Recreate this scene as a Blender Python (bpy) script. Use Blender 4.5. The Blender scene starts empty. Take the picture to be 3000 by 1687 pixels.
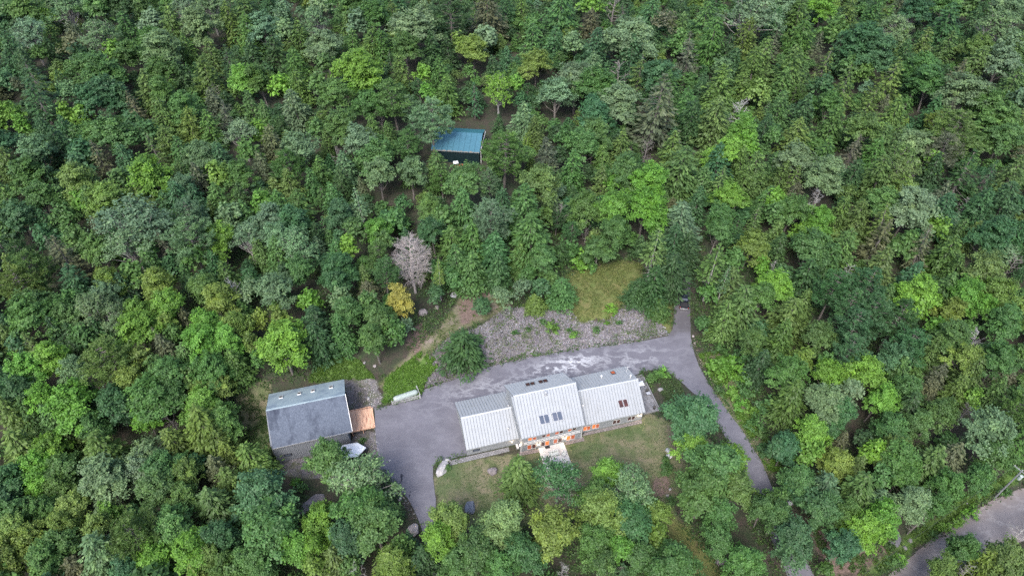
import bpy, math, random
import numpy as np
from mathutils import Vector, noise as mnoise

random.seed(7)
RNG = np.random.default_rng(11)
scene = bpy.context.scene
COL = scene.collection

# ------------------------------------------------------------------ camera, sky, sun, exposure
CAM_H, F_PX = 118.0, 2000.0
PITCH = math.radians(45)
cam_data = bpy.data.cameras.new('camera')
cam_data.sensor_width = 36.0
cam_data.lens = 24.0
cam_data.clip_start = 1.0
cam_data.clip_end = 3000.0
cam = bpy.data.objects.new('camera', cam_data)
cam.location = (0, 0, CAM_H)
cam.rotation_euler = (math.radians(90) - PITCH, 0, 0)
COL.objects.link(cam)
scene.camera = cam

SUN_ELEV, SUN_AZ = math.radians(52), math.radians(198)      # azimuth clockwise from +Y
world = bpy.data.worlds.new('World')
scene.world = world
world.use_nodes = True
wn = world.node_tree
wn.nodes.clear()
sky = wn.nodes.new('ShaderNodeTexSky')
sky.sky_type = 'NISHITA'
sky.sun_disc = False
sky.sun_elevation = SUN_ELEV
sky.sun_rotation = SUN_AZ
sky.air_density = 1.0
sky.dust_density = 3.0
bg = wn.nodes.new('ShaderNodeBackground')
bg.inputs['Strength'].default_value = 0.135
wo = wn.nodes.new('ShaderNodeOutputWorld')
wn.links.new(sky.outputs[0], bg.inputs[0])
wn.links.new(bg.outputs[0], wo.inputs[0])

sun_data = bpy.data.lights.new('sun', 'SUN')
sun_data.energy = 1.5
sun_data.angle = math.radians(24)
sun_data.color = (1.0, 0.98, 0.955)
sun = bpy.data.objects.new('sun', sun_data)
sd = Vector((math.sin(SUN_AZ) * math.cos(SUN_ELEV), math.cos(SUN_AZ) * math.cos(SUN_ELEV), math.sin(SUN_ELEV)))
sun.rotation_euler = sd.to_track_quat('Z', 'Y').to_euler()
COL.objects.link(sun)

scene.view_settings.view_transform = 'Standard'
scene.view_settings.look = 'None'
scene.view_settings.gamma = 1
scene.view_settings.use_curve_mapping = False
scene.view_settings.exposure = 1.29
scene.cycles.max_bounces = 5
scene.cycles.diffuse_bounces = 3
scene.cycles.transmission_bounces = 3
scene.cycles.use_denoising = False
scene.cycles.use_adaptive_sampling = False

# ------------------------------------------------------------------ survey: frames and terrain
HA = math.radians(14.7)
CA, SA = math.cos(HA), math.sin(HA)
_c, _s = math.cos(PITCH), math.sin(PITCH)

def ray(px, py, z):
    u = (px - 1500) / F_PX
    v = (py - 843.5) / F_PX
    dy, dz = _c - v * _s, -_s - v * _c
    t = (z - CAM_H) / dz
    return u * t, dy * t

OX, OY = ray(1576, 1312, 0)

def to_h(x, y):
    x, y = x - OX, y - OY
    return x * CA + y * SA, -x * SA + y * CA

def to_w(hx, hy):
    return OX + hx * CA - hy * SA, OY + hx * SA + hy * CA

def ss(t):
    t = np.clip(t, 0, 1)
    return t * t * (3 - 2 * t)

def terrain(x, y):
    x = np.asarray(x, float); y = np.asarray(y, float)
    hx, hy = to_h(x, y)
    wide = 9 + 20 * ss((hx - 33) / 7)
    z = 3.0 * ss((hy - 22.6) / wide)
    z = z + 0.012 * np.clip(hy - 32, 0, None)
    z = z - np.minimum(0.05 * np.clip(-hy - 7, 0, None), 4.0)
    z = z - 2.0 * ss((-30.6 - hx) / 3.2) * (1 - ss((hy - 22) / 7))
    far = ss((hy - 36) / 20) + ss((-hy - 20) / 15) + ss((-hx - 58) / 10) + ss((hx - 52) / 10)
    z = z + np.clip(far, 0, 1) * (1 - ss((hx - 52) / 10) * ss((6 - hy) / 14)) * (0.9 * np.sin(x * 0.061 + 1.3) * np.cos(y * 0.047) + 0.5 * np.sin(x * 0.13 + y * 0.11))
    return z

def T(x, y):
    return float(terrain(x, y))

def at(px, py, up=0.0):
    z = up
    for _ in range(14):
        x, y = ray(px, py, z)
        z = 0.5 * z + 0.5 * (T(x, y) + up)
    return x, y

def project(x, y, z):
    dep = y * _c + (CAM_H - z) * _s
    v = ((CAM_H - z) * _c - y * _s) / dep
    return 1500 + F_PX * x / dep, 843.5 + F_PX * v

def hz(px, py, z):                      # pixel at height z -> house frame
    return to_h(*ray(px, py, z))

def in_poly(poly, x, y):
    x = np.asarray(x, float); y = np.asarray(y, float)
    r = np.zeros(x.shape, bool)
    n = len(poly)
    for i in range(n):
        x1, y1 = poly[i]; x2, y2 = poly[(i + 1) % n]
        if y1 == y2:
            continue
        c = ((y1 > y) != (y2 > y)) & (x < (x2 - x1) * (y - y1) / (y2 - y1) + x1)
        r ^= c
    return r

def dist_poly(poly, x, y):              # signed, positive inside
    x = np.asarray(x, float); y = np.asarray(y, float)
    d = np.full(x.shape, 1e9)
    n = len(poly)
    for i in range(n):
        x1, y1 = poly[i]; x2, y2 = poly[(i + 1) % n]
        ex, ey = x2 - x1, y2 - y1
        t = np.clip(((x - x1) * ex + (y - y1) * ey) / (ex * ex + ey * ey + 1e-9), 0, 1)
        d = np.minimum(d, np.hypot(x - x1 - t * ex, y - y1 - t * ey))
    return np.where(in_poly(poly, x, y), d, -d)

# outlines surveyed from the photograph (photograph pixels), laid onto the terrain
P_DRIVE = [(1097,1196),(1148,1186),(1229,1168),(1240,1141),(1321,1115),(1432,1074),(1542,1049),(1672,1026),(1800,1010),(1874,1001),(1955,984),(1971,965),(1975,911),(1980,860),(1985,800),(1975,740),(1960,700),(2005,690),(2022,760),(2022,860),(2024,987),(2031,1027),(2047,1070),(2075,1120),(2122,1190),(2180,1268),(2234,1357),(2269,1447),(2320,1560),(2386,1687),(2430,1760),(2330,1760),(2308,1687),(2255,1570),(2207,1447),(2176,1373),(2137,1303),(2106,1248),(2044,1163),(2001,1124),(1977,1103),(1946,1085),(1903,1084),(1880,1090),(1840,1108),(1480,1215),(1400,1300),(1368,1331),(1317,1346),(1281,1352),(1269,1366),(1269,1401),(1276,1461),(1279,1512),(1285,1560),(1292,1687),(1294,1760),(1240,1760),(1243,1687),(1244,1600),(1236,1545),(1221,1512),(1211,1488),(1193,1458),(1163,1428),(1133,1395),(1110,1368),(1101,1287)]
P_ROAD = [(3160,1345),(3000,1427),(2911,1462),(2833,1509),(2716,1590),(2623,1668),(2560,1720),(2480,1800),(2670,1765),(2785,1705),(2900,1642),(3000,1582),(3200,1470)]
P_LAWN = [(1272,1390),(1330,1352),(1530,1325),(1900,1215),(1960,1230),(2040,1250),(2120,1330),(2150,1400),(2000,1440),(1975,1480),(2000,1560),(2080,1640),(2130,1720),(1960,1720),(1930,1560),(1870,1500),(1600,1520),(1500,1560),(1290,1540)]
P_MEADOW = [(1660,810),(1720,780),(1820,765),(1880,775),(1885,830),(1835,885),(1790,935),(1720,945),(1680,930),(1665,880)]
P_WEEDS = [(905,1120),(950,1045),(1050,1055),(1100,1110),(1010,1110)]
P_WEEDS2 = [(1120,1180),(1130,1110),(1235,1030),(1290,1060),(1250,1110),(1230,1165)]
P_WEEDS3 = [(2045,1040),(2120,1030),(2180,1150),(2230,1280),(2300,1380),(2250,1380),(2150,1210),(2085,1110)]
P_WEEDS4 = [(3000,1400),(2911,1450),(2833,1500),(2716,1580),(2600,1660),(2500,1700),(2560,1640),(2700,1540),(2830,1440),(3000,1370)]
P_BARNGRASS = [(690,1110),(790,1120),(800,1350),(700,1350)]
P_TRACK = [(1105,1130),(1180,1055),(1280,965),(1330,900),(1350,870),(1380,850),(1490,840),(1500,900),(1400,945),(1300,1000),(1240,1050),(1200,1085),(1130,1150)]
P_GRAVEL = [(1005,1110),(1100,1105),(1122,1180),(1100,1197),(1020,1200)]
P_GRAVEL2 = [(800,1350),(880,1340),(1030,1300),(1040,1250),(1100,1265),(1110,1370),(1160,1430),(1100,1400),(900,1400),(830,1390)]
P_RIPRAP = [(1244,1136),(1250,1060),(1300,1000),(1370,970),(1420,950),(1480,905),(1560,900),(1660,905),(1700,948),(1790,938),(1838,885),(1880,900),(1935,950),(1958,976),(1874,998),(1672,1023),(1542,1046),(1432,1071),(1321,1112)]
P_BED = [(1925,1090),(1990,1118),(2015,1180),(1975,1245),(1940,1160)]
P_SHEDCLEAR = [(1270,368),(1432,374),(1445,420),(1430,495),(1300,500),(1266,440)]
P_HOUSE = [(1325,1180),(1460,1140),(1480,1120),(1660,1090),(1830,1075),(1890,1110),(1935,1190),(1920,1240),(1700,1300),(1690,1390),(1600,1390),(1560,1330),(1368,1345)]
P_BARN = [(770,1120),(1015,1105),(1110,1190),(1110,1380),(1040,1370),(810,1360)]
def wpoly(P):
    return [at(*p) for p in P]
W = {k: wpoly(v) for k, v in dict(drive=P_DRIVE, road=P_ROAD, lawn=P_LAWN, meadow=P_MEADOW, weeds=P_WEEDS, weeds2=P_WEEDS2, weeds3=P_WEEDS3, weeds4=P_WEEDS4, barngrass=P_BARNGRASS, track=P_TRACK, gravel=P_GRAVEL, gravel2=P_GRAVEL2, riprap=P_RIPRAP, bed=P_BED, shed=P_SHEDCLEAR, house=P_HOUSE, barn=P_BARN).items()}

# ------------------------------------------------------------------ materials
def new_mat(name):
    m = bpy.data.materials.new(name)
    m.use_nodes = True
    nt = m.node_tree
    nt.nodes.clear()
    out = nt.nodes.new('ShaderNodeOutputMaterial')
    return m, nt, out

def N(nt, t, **kw):
    n = nt.nodes.new(t)
    for k, v in kw.items():
        setattr(n, k, v)
    return n

def noise_node(nt, scale, detail=4, rough=0.6, coord=None, stretch=None):
    n = N(nt, 'ShaderNodeTexNoise')
    n.inputs['Scale'].default_value = scale
    n.inputs['Detail'].default_value = detail
    n.inputs['Roughness'].default_value = rough
    tc = N(nt, 'ShaderNodeTexCoord')
    src = tc.outputs['Object']
    if stretch:
        mp = N(nt, 'ShaderNodeMapping')
        mp.inputs['Scale'].default_value = stretch
        nt.links.new(src, mp.inputs[0]); src = mp.outputs[0]
    nt.links.new(src, n.inputs['Vector'])
    return n

def ramp(nt, src, stops):
    r = N(nt, 'ShaderNodeValToRGB')
    el = r.color_ramp.elements
    while len(el) < len(stops):
        el.new(0.5)
    for e, (p, c) in zip(el, stops):
        e.position = p
        e.color = (*c, 1) if len(c) == 3 else c
    nt.links.new(src, r.inputs[0])
    return r

def mixc(nt, fac, a, b, mode='MIX'):
    m = N(nt, 'ShaderNodeMix', data_type='RGBA', blend_type=mode)
    for sock, v in ((m.inputs[0], fac), (m.inputs[6], a), (m.inputs[7], b)):
        if hasattr(v, 'links'):
            nt.links.new(v, sock)
        elif isinstance(v, (int, float)):
            sock.default_value = v
        else:
            sock.default_value = (*v, 1)
    return m.outputs[2]

def surface(name, c1, c2, scale=3.0, rough=0.8, metallic=0.0, bump=0.0, detail=4, stretch=None, c3=None, scale3=0.4, emit=None):
    m, nt, out = new_mat(name)
    p = N(nt, 'ShaderNodeBsdfPrincipled')
    n = noise_node(nt, scale, detail, stretch=stretch)
    r = ramp(nt, n.outputs[0], [(0.3, c1), (0.7, c2)])
    col = r.outputs[0]
    if c3 is not None:
        n3 = noise_node(nt, scale3, 3, stretch=stretch)
        r3 = ramp(nt, n3.outputs[0], [(0.5, (0, 0, 0)), (0.68, (1, 1, 1))])
        col = mixc(nt, r3.outputs[0], col, c3)
    nt.links.new(col, p.inputs['Base Color'])
    p.inputs['Roughness'].default_value = rough
    p.inputs['Metallic'].default_value = metallic
    if bump:
        b = N(nt, 'ShaderNodeBump')
        b.inputs['Strength'].default_value = bump
        b.inputs['Distance'].default_value = 0.05
        nt.links.new(n.outputs[0], b.inputs['Height'])
        nt.links.new(b.outputs[0], p.inputs['Normal'])
    if emit:
        p.inputs['Emission Color'].default_value = (*emit[0], 1)
        p.inputs['Emission Strength'].default_value = emit[1]
    nt.links.new(p.outputs[0], out.inputs[0])
    return m

def leaf_material(name, stuff=False):
    m, nt, out = new_mat(name)
    if stuff:
        tint = N(nt, 'ShaderNodeAttribute', attribute_name='tint').outputs['Color']
    else:
        tint = N(nt, 'ShaderNodeObjectInfo').outputs['Color']
    var = N(nt, 'ShaderNodeAttribute', attribute_name='var').outputs['Fac']
    mr = N(nt, 'ShaderNodeMapRange')
    mr.inputs['To Min'].default_value = 0.62
    mr.inputs['To Max'].default_value = 1.45
    nt.links.new(var, mr.inputs['Value'])
    sc = N(nt, 'ShaderNodeVectorMath', operation='SCALE')
    nt.links.new(tint, sc.inputs[0]); nt.links.new(mr.outputs[0], sc.inputs['Scale'])
    # some sprays lean to yellow
    r = ramp(nt, var, [(0.45, (1, 1, 1)), (1.0, (1.14, 1.05, 0.88))])
    col = mixc(nt, 1.0, sc.outputs[0], r.outputs[0], 'MULTIPLY')
    d = N(nt, 'ShaderNodeBsdfPrincipled')
    d.inputs['Roughness'].default_value = 0.55
    d.inputs['Specular IOR Level'].default_value = 0.35
    t = N(nt, 'ShaderNodeBsdfTranslucent')
    nt.links.new(col, d.inputs['Base Color'])
    tcol = mixc(nt, 1.0, col, (1.15, 1.25, 0.6), 'MULTIPLY')
    nt.links.new(tcol, t.inputs['Color'])
    mx = N(nt, 'ShaderNodeMixShader')
    mx.inputs[0].default_value = 0.24
    nt.links.new(d.outputs[0], mx.inputs[1]); nt.links.new(t.outputs[0], mx.inputs[2])
    nt.links.new(mx.outputs[0], out.inputs[0])
    return m

MAT_LEAF = leaf_material('foliage')
MAT_LEAF_STUFF = leaf_material('foliage_far', True)
MAT_BARK = surface('bark', (0.10, 0.085, 0.075), (0.22, 0.20, 0.185), 4, 0.9)
def tinted(name, lo, hi, scale=3, rough=0.9):
    m, nt, out = new_mat(name)
    p = N(nt, 'ShaderNodeBsdfPrincipled')
    p.inputs['Roughness'].default_value = rough
    n = noise_node(nt, scale, 5, 0.7)
    r = ramp(nt, n.outputs[0], [(0.3, (lo,) * 3), (0.7, (hi,) * 3)])
    oi = N(nt, 'ShaderNodeObjectInfo')
    nt.links.new(mixc(nt, 1.0, oi.outputs['Color'], r.outputs[0], 'MULTIPLY'), p.inputs['Base Color'])
    b = N(nt, 'ShaderNodeBump'); b.inputs['Strength'].default_value = 0.6; b.inputs['Distance'].default_value = 0.12
    nt.links.new(n.outputs[0], b.inputs['Height']); nt.links.new(b.outputs[0], p.inputs['Normal'])
    nt.links.new(p.outputs[0], out.inputs[0])
    return m
MAT_DEAD = tinted('bare_wood', 0.75, 1.2)
MAT_ROCK = tinted('rock', 0.6, 1.25, 1.6)

M_ROOF = surface('standing_seam_metal', (0.32, 0.338, 0.355), (0.355, 0.372, 0.388), 1.2, 0.5, 0.12, c3=(0.31, 0.325, 0.335), scale3=0.5)
M_SEAM_SHADE = surface('seam_shade_deck', (0.06, 0.065, 0.07), (0.09, 0.095, 0.10), 3, 0.8)  # deck darkened so the panel gaps carry the seams' shadow lines as colour
M_ROOF_CAP = surface('ridge_cap_metal', (0.38, 0.40, 0.42), (0.45, 0.47, 0.49), 1.5, 0.4, 0.2)
M_SIDING = surface('weathered_siding', (0.20, 0.215, 0.23), (0.33, 0.35, 0.37), 3.5, 0.8, stretch=(4, 4, 0.4))
M_TRIM = surface('white_trim', (0.55, 0.55, 0.55), (0.68, 0.68, 0.67), 3, 0.6)
M_SLAB = surface('white_deck', (0.50, 0.49, 0.48), (0.56, 0.55, 0.54), 2.5, 0.7)
M_CUSHION = surface('white_fabric', (0.50, 0.51, 0.48), (0.60, 0.61, 0.57), 6, 0.9)
M_GREYTABLE = surface('grey_table_top', (0.33, 0.34, 0.38), (0.42, 0.43, 0.47), 6, 0.5)
M_BLACK = surface('black_mat', (0.012, 0.012, 0.015), (0.025, 0.025, 0.03), 9, 0.9)
M_GLASS_DARK = surface('dark_glass', (0.035, 0.02, 0.02), (0.09, 0.035, 0.03), 1.1, 0.12)
M_GLASS_BLUE = surface('sky_glass', (0.07, 0.09, 0.125), (0.11, 0.12, 0.16), 0.8, 0.08)
M_LIT = surface('lit_window', (0.35, 0.10, 0.03), (0.55, 0.2, 0.06), 1.3, 0.3, emit=((1.0, 0.20, 0.05), 0.26))
M_LITDIM = surface('dim_lit_window', (0.16, 0.05, 0.03), (0.32, 0.10, 0.05), 1.3, 0.2, emit=((1.0, 0.2, 0.07), 0.13))
M_FRAME = surface('window_frame', (0.30, 0.31, 0.32), (0.42, 0.43, 0.44), 5, 0.6)
M_DARKFRAME = surface('dark_frame', (0.03, 0.03, 0.035), (0.06, 0.06, 0.07), 5, 0.6)
M_LAMP = surface('lamp_glow', (1, 0.9, 0.75), (1, 0.9, 0.8), 1, 0.5, emit=((1.0, 0.80, 0.58), 14.0))
M_METAL = surface('galvanised_metal', (0.4, 0.4, 0.41), (0.6, 0.6, 0.6), 4, 0.4, 0.5)
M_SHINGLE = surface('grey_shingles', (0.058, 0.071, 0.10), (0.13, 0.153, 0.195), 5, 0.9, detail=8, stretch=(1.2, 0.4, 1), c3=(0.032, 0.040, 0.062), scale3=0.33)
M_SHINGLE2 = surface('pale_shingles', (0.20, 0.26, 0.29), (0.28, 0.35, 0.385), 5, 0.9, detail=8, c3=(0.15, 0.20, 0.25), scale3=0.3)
M_BARNWALL = surface('barn_siding', (0.155, 0.165, 0.19), (0.26, 0.275, 0.30), 3, 0.8, stretch=(3, 3, 0.4))
M_DECK = surface('orange_decking', (0.66, 0.37, 0.24), (0.82, 0.54, 0.38), 2.0, 0.8, detail=7, stretch=(5, 0.6, 1), c3=(0.34, 0.16, 0.11), scale3=0.8)
M_WHITEROOF = surface('white_canopy', (0.78, 0.79, 0.81), (0.88, 0.89, 0.90), 1.5, 0.5)
M_SCREEN = surface('dark_screen', (0.012, 0.012, 0.014), (0.03, 0.03, 0.035), 6, 0.7)
M_TEAL = surface('teal_metal', (0.055, 0.155, 0.21), (0.078, 0.195, 0.26), 1.0, 0.42, 0.15, c3=(0.065, 0.175, 0.235), scale3=0.6)
M_TEALDARK = surface('dark_green_metal', (0.004, 0.016, 0.020), (0.008, 0.024, 0.028), 2.0, 0.5, stretch=(3, 3, 0.5))
M_RUST = surface('pine_litter_stain', (0.24, 0.20, 0.16), (0.13, 0.13, 0.12), 2.0, 0.9)
M_TANK = surface('white_tank', (0.28, 0.33, 0.31), (0.36, 0.41, 0.39), 1.5, 0.4, c3=(0.26, 0.33, 0.27), scale3=1.2)
M_FENCE = surface('pale_picket_wood', (0.42, 0.42, 0.43), (0.56, 0.56, 0.57), 3, 0.8)
M_TRUCK = surface('black_car_paint', (0.010, 0.013, 0.02), (0.016, 0.02, 0.03), 1, 0.22)
M_TYRE = surface('tyre_rubber', (0.015, 0.015, 0.015), (0.03, 0.03, 0.03), 8, 0.9)
M_CHROME = surface('chrome', (0.55, 0.55, 0.57), (0.7, 0.7, 0.72), 2, 0.2, 0.8)
M_RED = surface('red_paint', (0.42, 0.03, 0.04), (0.5, 0.05, 0.06), 2, 0.4)
M_POLE = surface('pole_wood', (0.15, 0.16, 0.17), (0.24, 0.25, 0.265), 3, 0.9)
M_PAVER = tinted('paver_stone', 0.7, 1.2, 2.5, 0.85)
M_BULB = surface('red_tail_lamp', (0.35, 0.01, 0.01), (0.45, 0.02, 0.02), 2, 0.3)
M_TAR = surface('tar_patch', (0.02, 0.02, 0.03), (0.035, 0.035, 0.05), 4, 0.7)

def asphalt(name, base1, base2, salt=True, worn=(0.085, 0.08, 0.09)):
    m, nt, out = new_mat(name)
    p = N(nt, 'ShaderNodeBsdfPrincipled')
    n1 = noise_node(nt, 0.22, 5, 0.6)
    n2 = noise_node(nt, 9.0, 3, 0.7)
    r1 = ramp(nt, n1.outputs[0], [(0.3, base1), (0.7, base2)])
    r2 = ramp(nt, n2.outputs[0], [(0.35, (0.86,) * 3), (0.65, (1.12,) * 3)])
    col = mixc(nt, 1.0, r1.outputs[0], r2.outputs[0], 'MULTIPLY')
    old = N(nt, 'ShaderNodeAttribute', attribute_name='old')
    col = mixc(nt, old.outputs['Fac'], col, worn)
    if salt:
        w = N(nt, 'ShaderNodeAttribute', attribute_name='salt')
        n3 = noise_node(nt, 0.55, 7, 0.62, stretch=(0.7, 1.8, 1))
        n4 = noise_node(nt, 0.21, 5, 0.62, stretch=(0.9, 1.5, 1))
        # thin white veins where one noise crosses its middle
        sub = N(nt, 'ShaderNodeMath', operation='SUBTRACT'); sub.inputs[1].default_value = 0.5
        nt.links.new(n4.outputs[0], sub.inputs[0])
        ab = N(nt, 'ShaderNodeMath', operation='ABSOLUTE'); nt.links.new(sub.outputs[0], ab.inputs[0])
        vein = ramp(nt, ab.outputs[0], [(0.0, (1, 1, 1)), (0.022, (0.45,) * 3), (0.06, (0, 0, 0))])
        blot = ramp(nt, n3.outputs[0], [(0.63, (0, 0, 0)), (0.78, (0.8,) * 3)])
        a = mixc(nt, 0.9, vein.outputs[0], blot.outputs[0], 'ADD')
        f = N(nt, 'ShaderNodeMath', operation='MULTIPLY')
        nt.links.new(a, f.inputs[0]); nt.links.new(w.outputs['Fac'], f.inputs[1])
        f.use_clamp = True
        col = mixc(nt, f.outputs[0], col, (0.54, 0.55, 0.58))
    nt.links.new(col, p.inputs['Base Color'])
    p.inputs['Roughness'].default_value = 0.8
    nt.links.new(p.outputs[0], out.inputs[0])
    return m
M_ASPHALT = asphalt('asphalt', (0.110, 0.107, 0.128), (0.150, 0.146, 0.172))
M_DIRTROAD = asphalt('worn_road', (0.12, 0.115, 0.13), (0.165, 0.155, 0.17), worn=(0.19, 0.162, 0.155))

def ground_material():
    m, nt, out = new_mat('ground')
    p = N(nt, 'ShaderNodeBsdfPrincipled')
    p.inputs['Roughness'].default_value = 0.95
    fine = noise_node(nt, 3.2, 6, 0.75)
    mid = noise_node(nt, 0.45, 5, 0.65)
    big = noise_node(nt, 0.12, 4, 0.6)
    def two(a, b, src=fine, lo=0.35, hi=0.65):
        return ramp(nt, src.outputs[0], [(lo, a), (hi, b)]).outputs[0]
    floor = mixc(nt, two((0, 0, 0), (1, 1, 1), mid), two((0.025, 0.022, 0.017), (0.07, 0.052, 0.042)), two((0.016, 0.028, 0.012), (0.04, 0.06, 0.025)))
    def layer(base, attr, color):
        a = N(nt, 'ShaderNodeAttribute', attribute_name=attr)
        ad = N(nt, 'ShaderNodeMath', operation='ADD')
        nt.links.new(a.outputs['Fac'], ad.inputs[0])
        mlt = N(nt, 'ShaderNodeMath', operation='MULTIPLY_ADD')
        mlt.inputs[1].default_value = 0.9; mlt.inputs[2].default_value = -0.45
        nt.links.new(mid.outputs[0], mlt.inputs[0]); nt.links.new(mlt.outputs[0], ad.inputs[1])
        s = ramp(nt, ad.outputs[0], [(0.38, (0, 0, 0)), (0.62, (1, 1, 1))])
        return mixc(nt, s.outputs[0], base, color)
    lawn = mixc(nt, two((0, 0, 0), (1, 1, 1), mid, 0.36, 0.62), two((0.075, 0.100, 0.038), (0.115, 0.135, 0.058)), two((0.14, 0.13, 0.075), (0.21, 0.18, 0.12)))
    lawn = mixc(nt, two((0, 0, 0), (1, 1, 1), big, 0.45, 0.66), lawn, two((0.042, 0.078, 0.024), (0.072, 0.11, 0.038)))
    col = layer(floor, 'lawn', lawn)
    mead = mixc(nt, two((0, 0, 0), (1, 1, 1), mid), two((0.11, 0.11, 0.035), (0.17, 0.15, 0.06)), two((0.07, 0.11, 0.025), (0.12, 0.15, 0.04)))
    col = layer(col, 'meadow', mead)
    col = layer(col, 'weeds', two((0.04, 0.085, 0.016), (0.11, 0.19, 0.035)))
    trk = mixc(nt, two((0, 0, 0), (1, 1, 1), mid, 0.34, 0.52), two((0.14, 0.11, 0.09), (0.27, 0.22, 0.19)), two((0.07, 0.085, 0.035), (0.14, 0.14, 0.07)))
    col = layer(col, 'track', trk)
    col = layer(col, 'dirt', two((0.09, 0.062, 0.05), (0.20, 0.145, 0.125)))
    grv = mixc(nt, two((0, 0, 0), (1, 1, 1), mid, 0.45, 0.65), two((0.06, 0.055, 0.055), (0.22, 0.20, 0.21)), two((0.045, 0.06, 0.025), (0.12, 0.125, 0.07)))
    col = layer(col, 'gravel', grv)
    nt.links.new(col, p.inputs['Base Color'])
    b = N(nt, 'ShaderNodeBump'); b.inputs['Strength'].default_value = 0.7; b.inputs['Distance'].default_value = 0.15
    nt.links.new(fine.outputs[0], b.inputs['Height']); nt.links.new(b.outputs[0], p.inputs['Normal'])
    nt.links.new(p.outputs[0], out.inputs[0])
    return m
M_GROUND = ground_material()

# ------------------------------------------------------------------ mesh helpers
class MB:
    def __init__(s):
        s.v, s.f = [], []
    def poly(s, pts):
        i = len(s.v); s.v += [tuple(p) for p in pts]; s.f.append(tuple(range(i, i + len(pts))))
    def hexa(s, b, t):                  # bottom ring, top ring (same count)
        n = len(b); i = len(s.v)
        s.v += [tuple(p) for p in b] + [tuple(p) for p in t]
        s.f.append(tuple(i + k for k in reversed(range(n))))
        s.f.append(tuple(i + n + k for k in range(n)))
        for k in range(n):
            j = (k + 1) % n
            s.f.append((i + k, i + j, i + n + j, i + n + k))
        return s
    def box(s, x0, y0, z0, x1, y1, z1, bev=0.0):
        q = [(x0, y0), (x1, y0), (x1, y1), (x0, y1)]
        if bev:
            c = [(x0 + bev, y0), (x1 - bev, y0), (x1, y0 + bev), (x1, y1 - bev), (x1 - bev, y1), (x0 + bev, y1), (x0, y1 - bev), (x0, y0 + bev)]
            return s.hexa([(*p, z0) for p in c], [(*p, z1) for p in c])
        return s.hexa([(*p, z0) for p in q], [(*p, z1) for p in q])
    def prism_x(s, prof, x0, x1):       # profile of (y,z), extruded along x
        return s.hexa([(x1, y, z) for y, z in prof], [(x0, y, z) for y, z in prof])
    def tube(s, pts, rad, sides=6, cap=True):
        pts = [Vector(p) for p in pts]
        rings = []
        for k, p in enumerate(pts):
            d = (pts[min(k + 1, len(pts) - 1)] - pts[max(k - 1, 0)]).normalized()
            a = d.orthogonal().normalized(); b = d.cross(a)
            r = rad[k] if hasattr(rad, '__len__') else rad
            i = len(s.v)
            for q in range(sides):
                t = 2 * math.pi * q / sides
                s.v.append(tuple(p + a * (r * math.cos(t)) + b * (r * math.sin(t))))
            rings.append(i)
        for i, j in zip(rings, rings[1:]):
            for q in range(sides):
                w = (q + 1) % sides
                s.f.append((i + q, i + w, j + w, j + q))
        if cap:
            s.f.append(tuple(rings[0] + q for q in reversed(range(sides))))
            s.f.append(tuple(rings[-1] + q for q in range(sides)))
        return s
    def mesh(s, name):
        me = bpy.data.meshes.new(name)
        me.from_pydata(s.v, [], s.f)
        me.update()
        return me

def put(name, mesh, mat=None, parent=None, loc=(0, 0, 0), rz=0.0, color=None):
    if isinstance(mesh, MB):
        mesh = mesh.mesh(name)
    if mat is not None and not mesh.materials:
        mesh.materials.append(mat)
    o = bpy.data.objects.new(name, mesh)
    o.location = loc
    o.rotation_euler = (0, 0, rz)
    if parent is not None:
        o.parent = parent
    if color is not None:
        o.color = (*color, 1)
    COL.objects.link(o)
    return o

def tag(o, label, cat, group=None):
    o['label'] = label
    o['category'] = cat
    if group:
        o['group'] = group
    return o

def thing(name, label, cat, loc=(0, 0, 0), rz=0.0, group=None):
    o = bpy.data.objects.new(name, None)
    o.empty_display_size = 0.3
    o.location = loc
    o.rotation_euler = (0, 0, rz)
    COL.objects.link(o)
    return tag(o, label, cat, group)

def kind(o, k):
    o['kind'] = k
    return o

def np_mesh(name, verts, faces_per=4, attrs=None):
    nv = len(verts); nf = nv // faces_per
    me = bpy.data.meshes.new(name)
    me.vertices.add(nv)
    me.vertices.foreach_set('co', np.ascontiguousarray(verts, dtype=np.float32).ravel())
    me.loops.add(nv)
    me.loops.foreach_set('vertex_index', np.arange(nv, dtype=np.int32))
    me.polygons.add(nf)
    me.polygons.foreach_set('loop_start', np.arange(0, nv, faces_per, dtype=np.int32))
    me.polygons.foreach_set('loop_total', np.full(nf, faces_per, dtype=np.int32))
    for an, (typ, arr) in (attrs or {}).items():
        at_ = me.attributes.new(an, typ, 'FACE')
        at_.data.foreach_set('value' if typ == 'FLOAT' else 'color', np.ascontiguousarray(arr, dtype=np.float32).ravel())
    me.update(calc_edges=True)
    return me

# ------------------------------------------------------------------ ground, driveway, road
def lines(a, b, c, d, fine, coarse):
    return np.concatenate([np.arange(a, b, coarse), np.arange(b, c, fine), np.arange(c, d + coarse, coarse)])
gx = lines(-420, -66, 104, 420, 0.8, 6.0)
gy = lines(-60, 32, 140, 640, 0.8, 6.0)
GX, GY = np.meshgrid(gx, gy)
GZ = terrain(GX, GY)
for k in ('drive', 'road'):             # sink the soil under the paved sheets
    GZ = GZ - 0.12 * ss((dist_poly(W[k], GX, GY)) / 0.6)
nx_, ny_ = len(gx), len(gy)
gv = np.stack([GX.ravel(), GY.ravel(), GZ.ravel()], 1)
idx = np.arange(nx_ * ny_).reshape(ny_, nx_)
gf = np.stack([idx[:-1, :-1], idx[:-1, 1:], idx[1:, 1:], idx[1:, :-1]], -1).reshape(-1, 4)
gm = bpy.data.meshes.new('ground')
gm.vertices.add(len(gv)); gm.vertices.foreach_set('co', gv.astype(np.float32).ravel())
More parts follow.
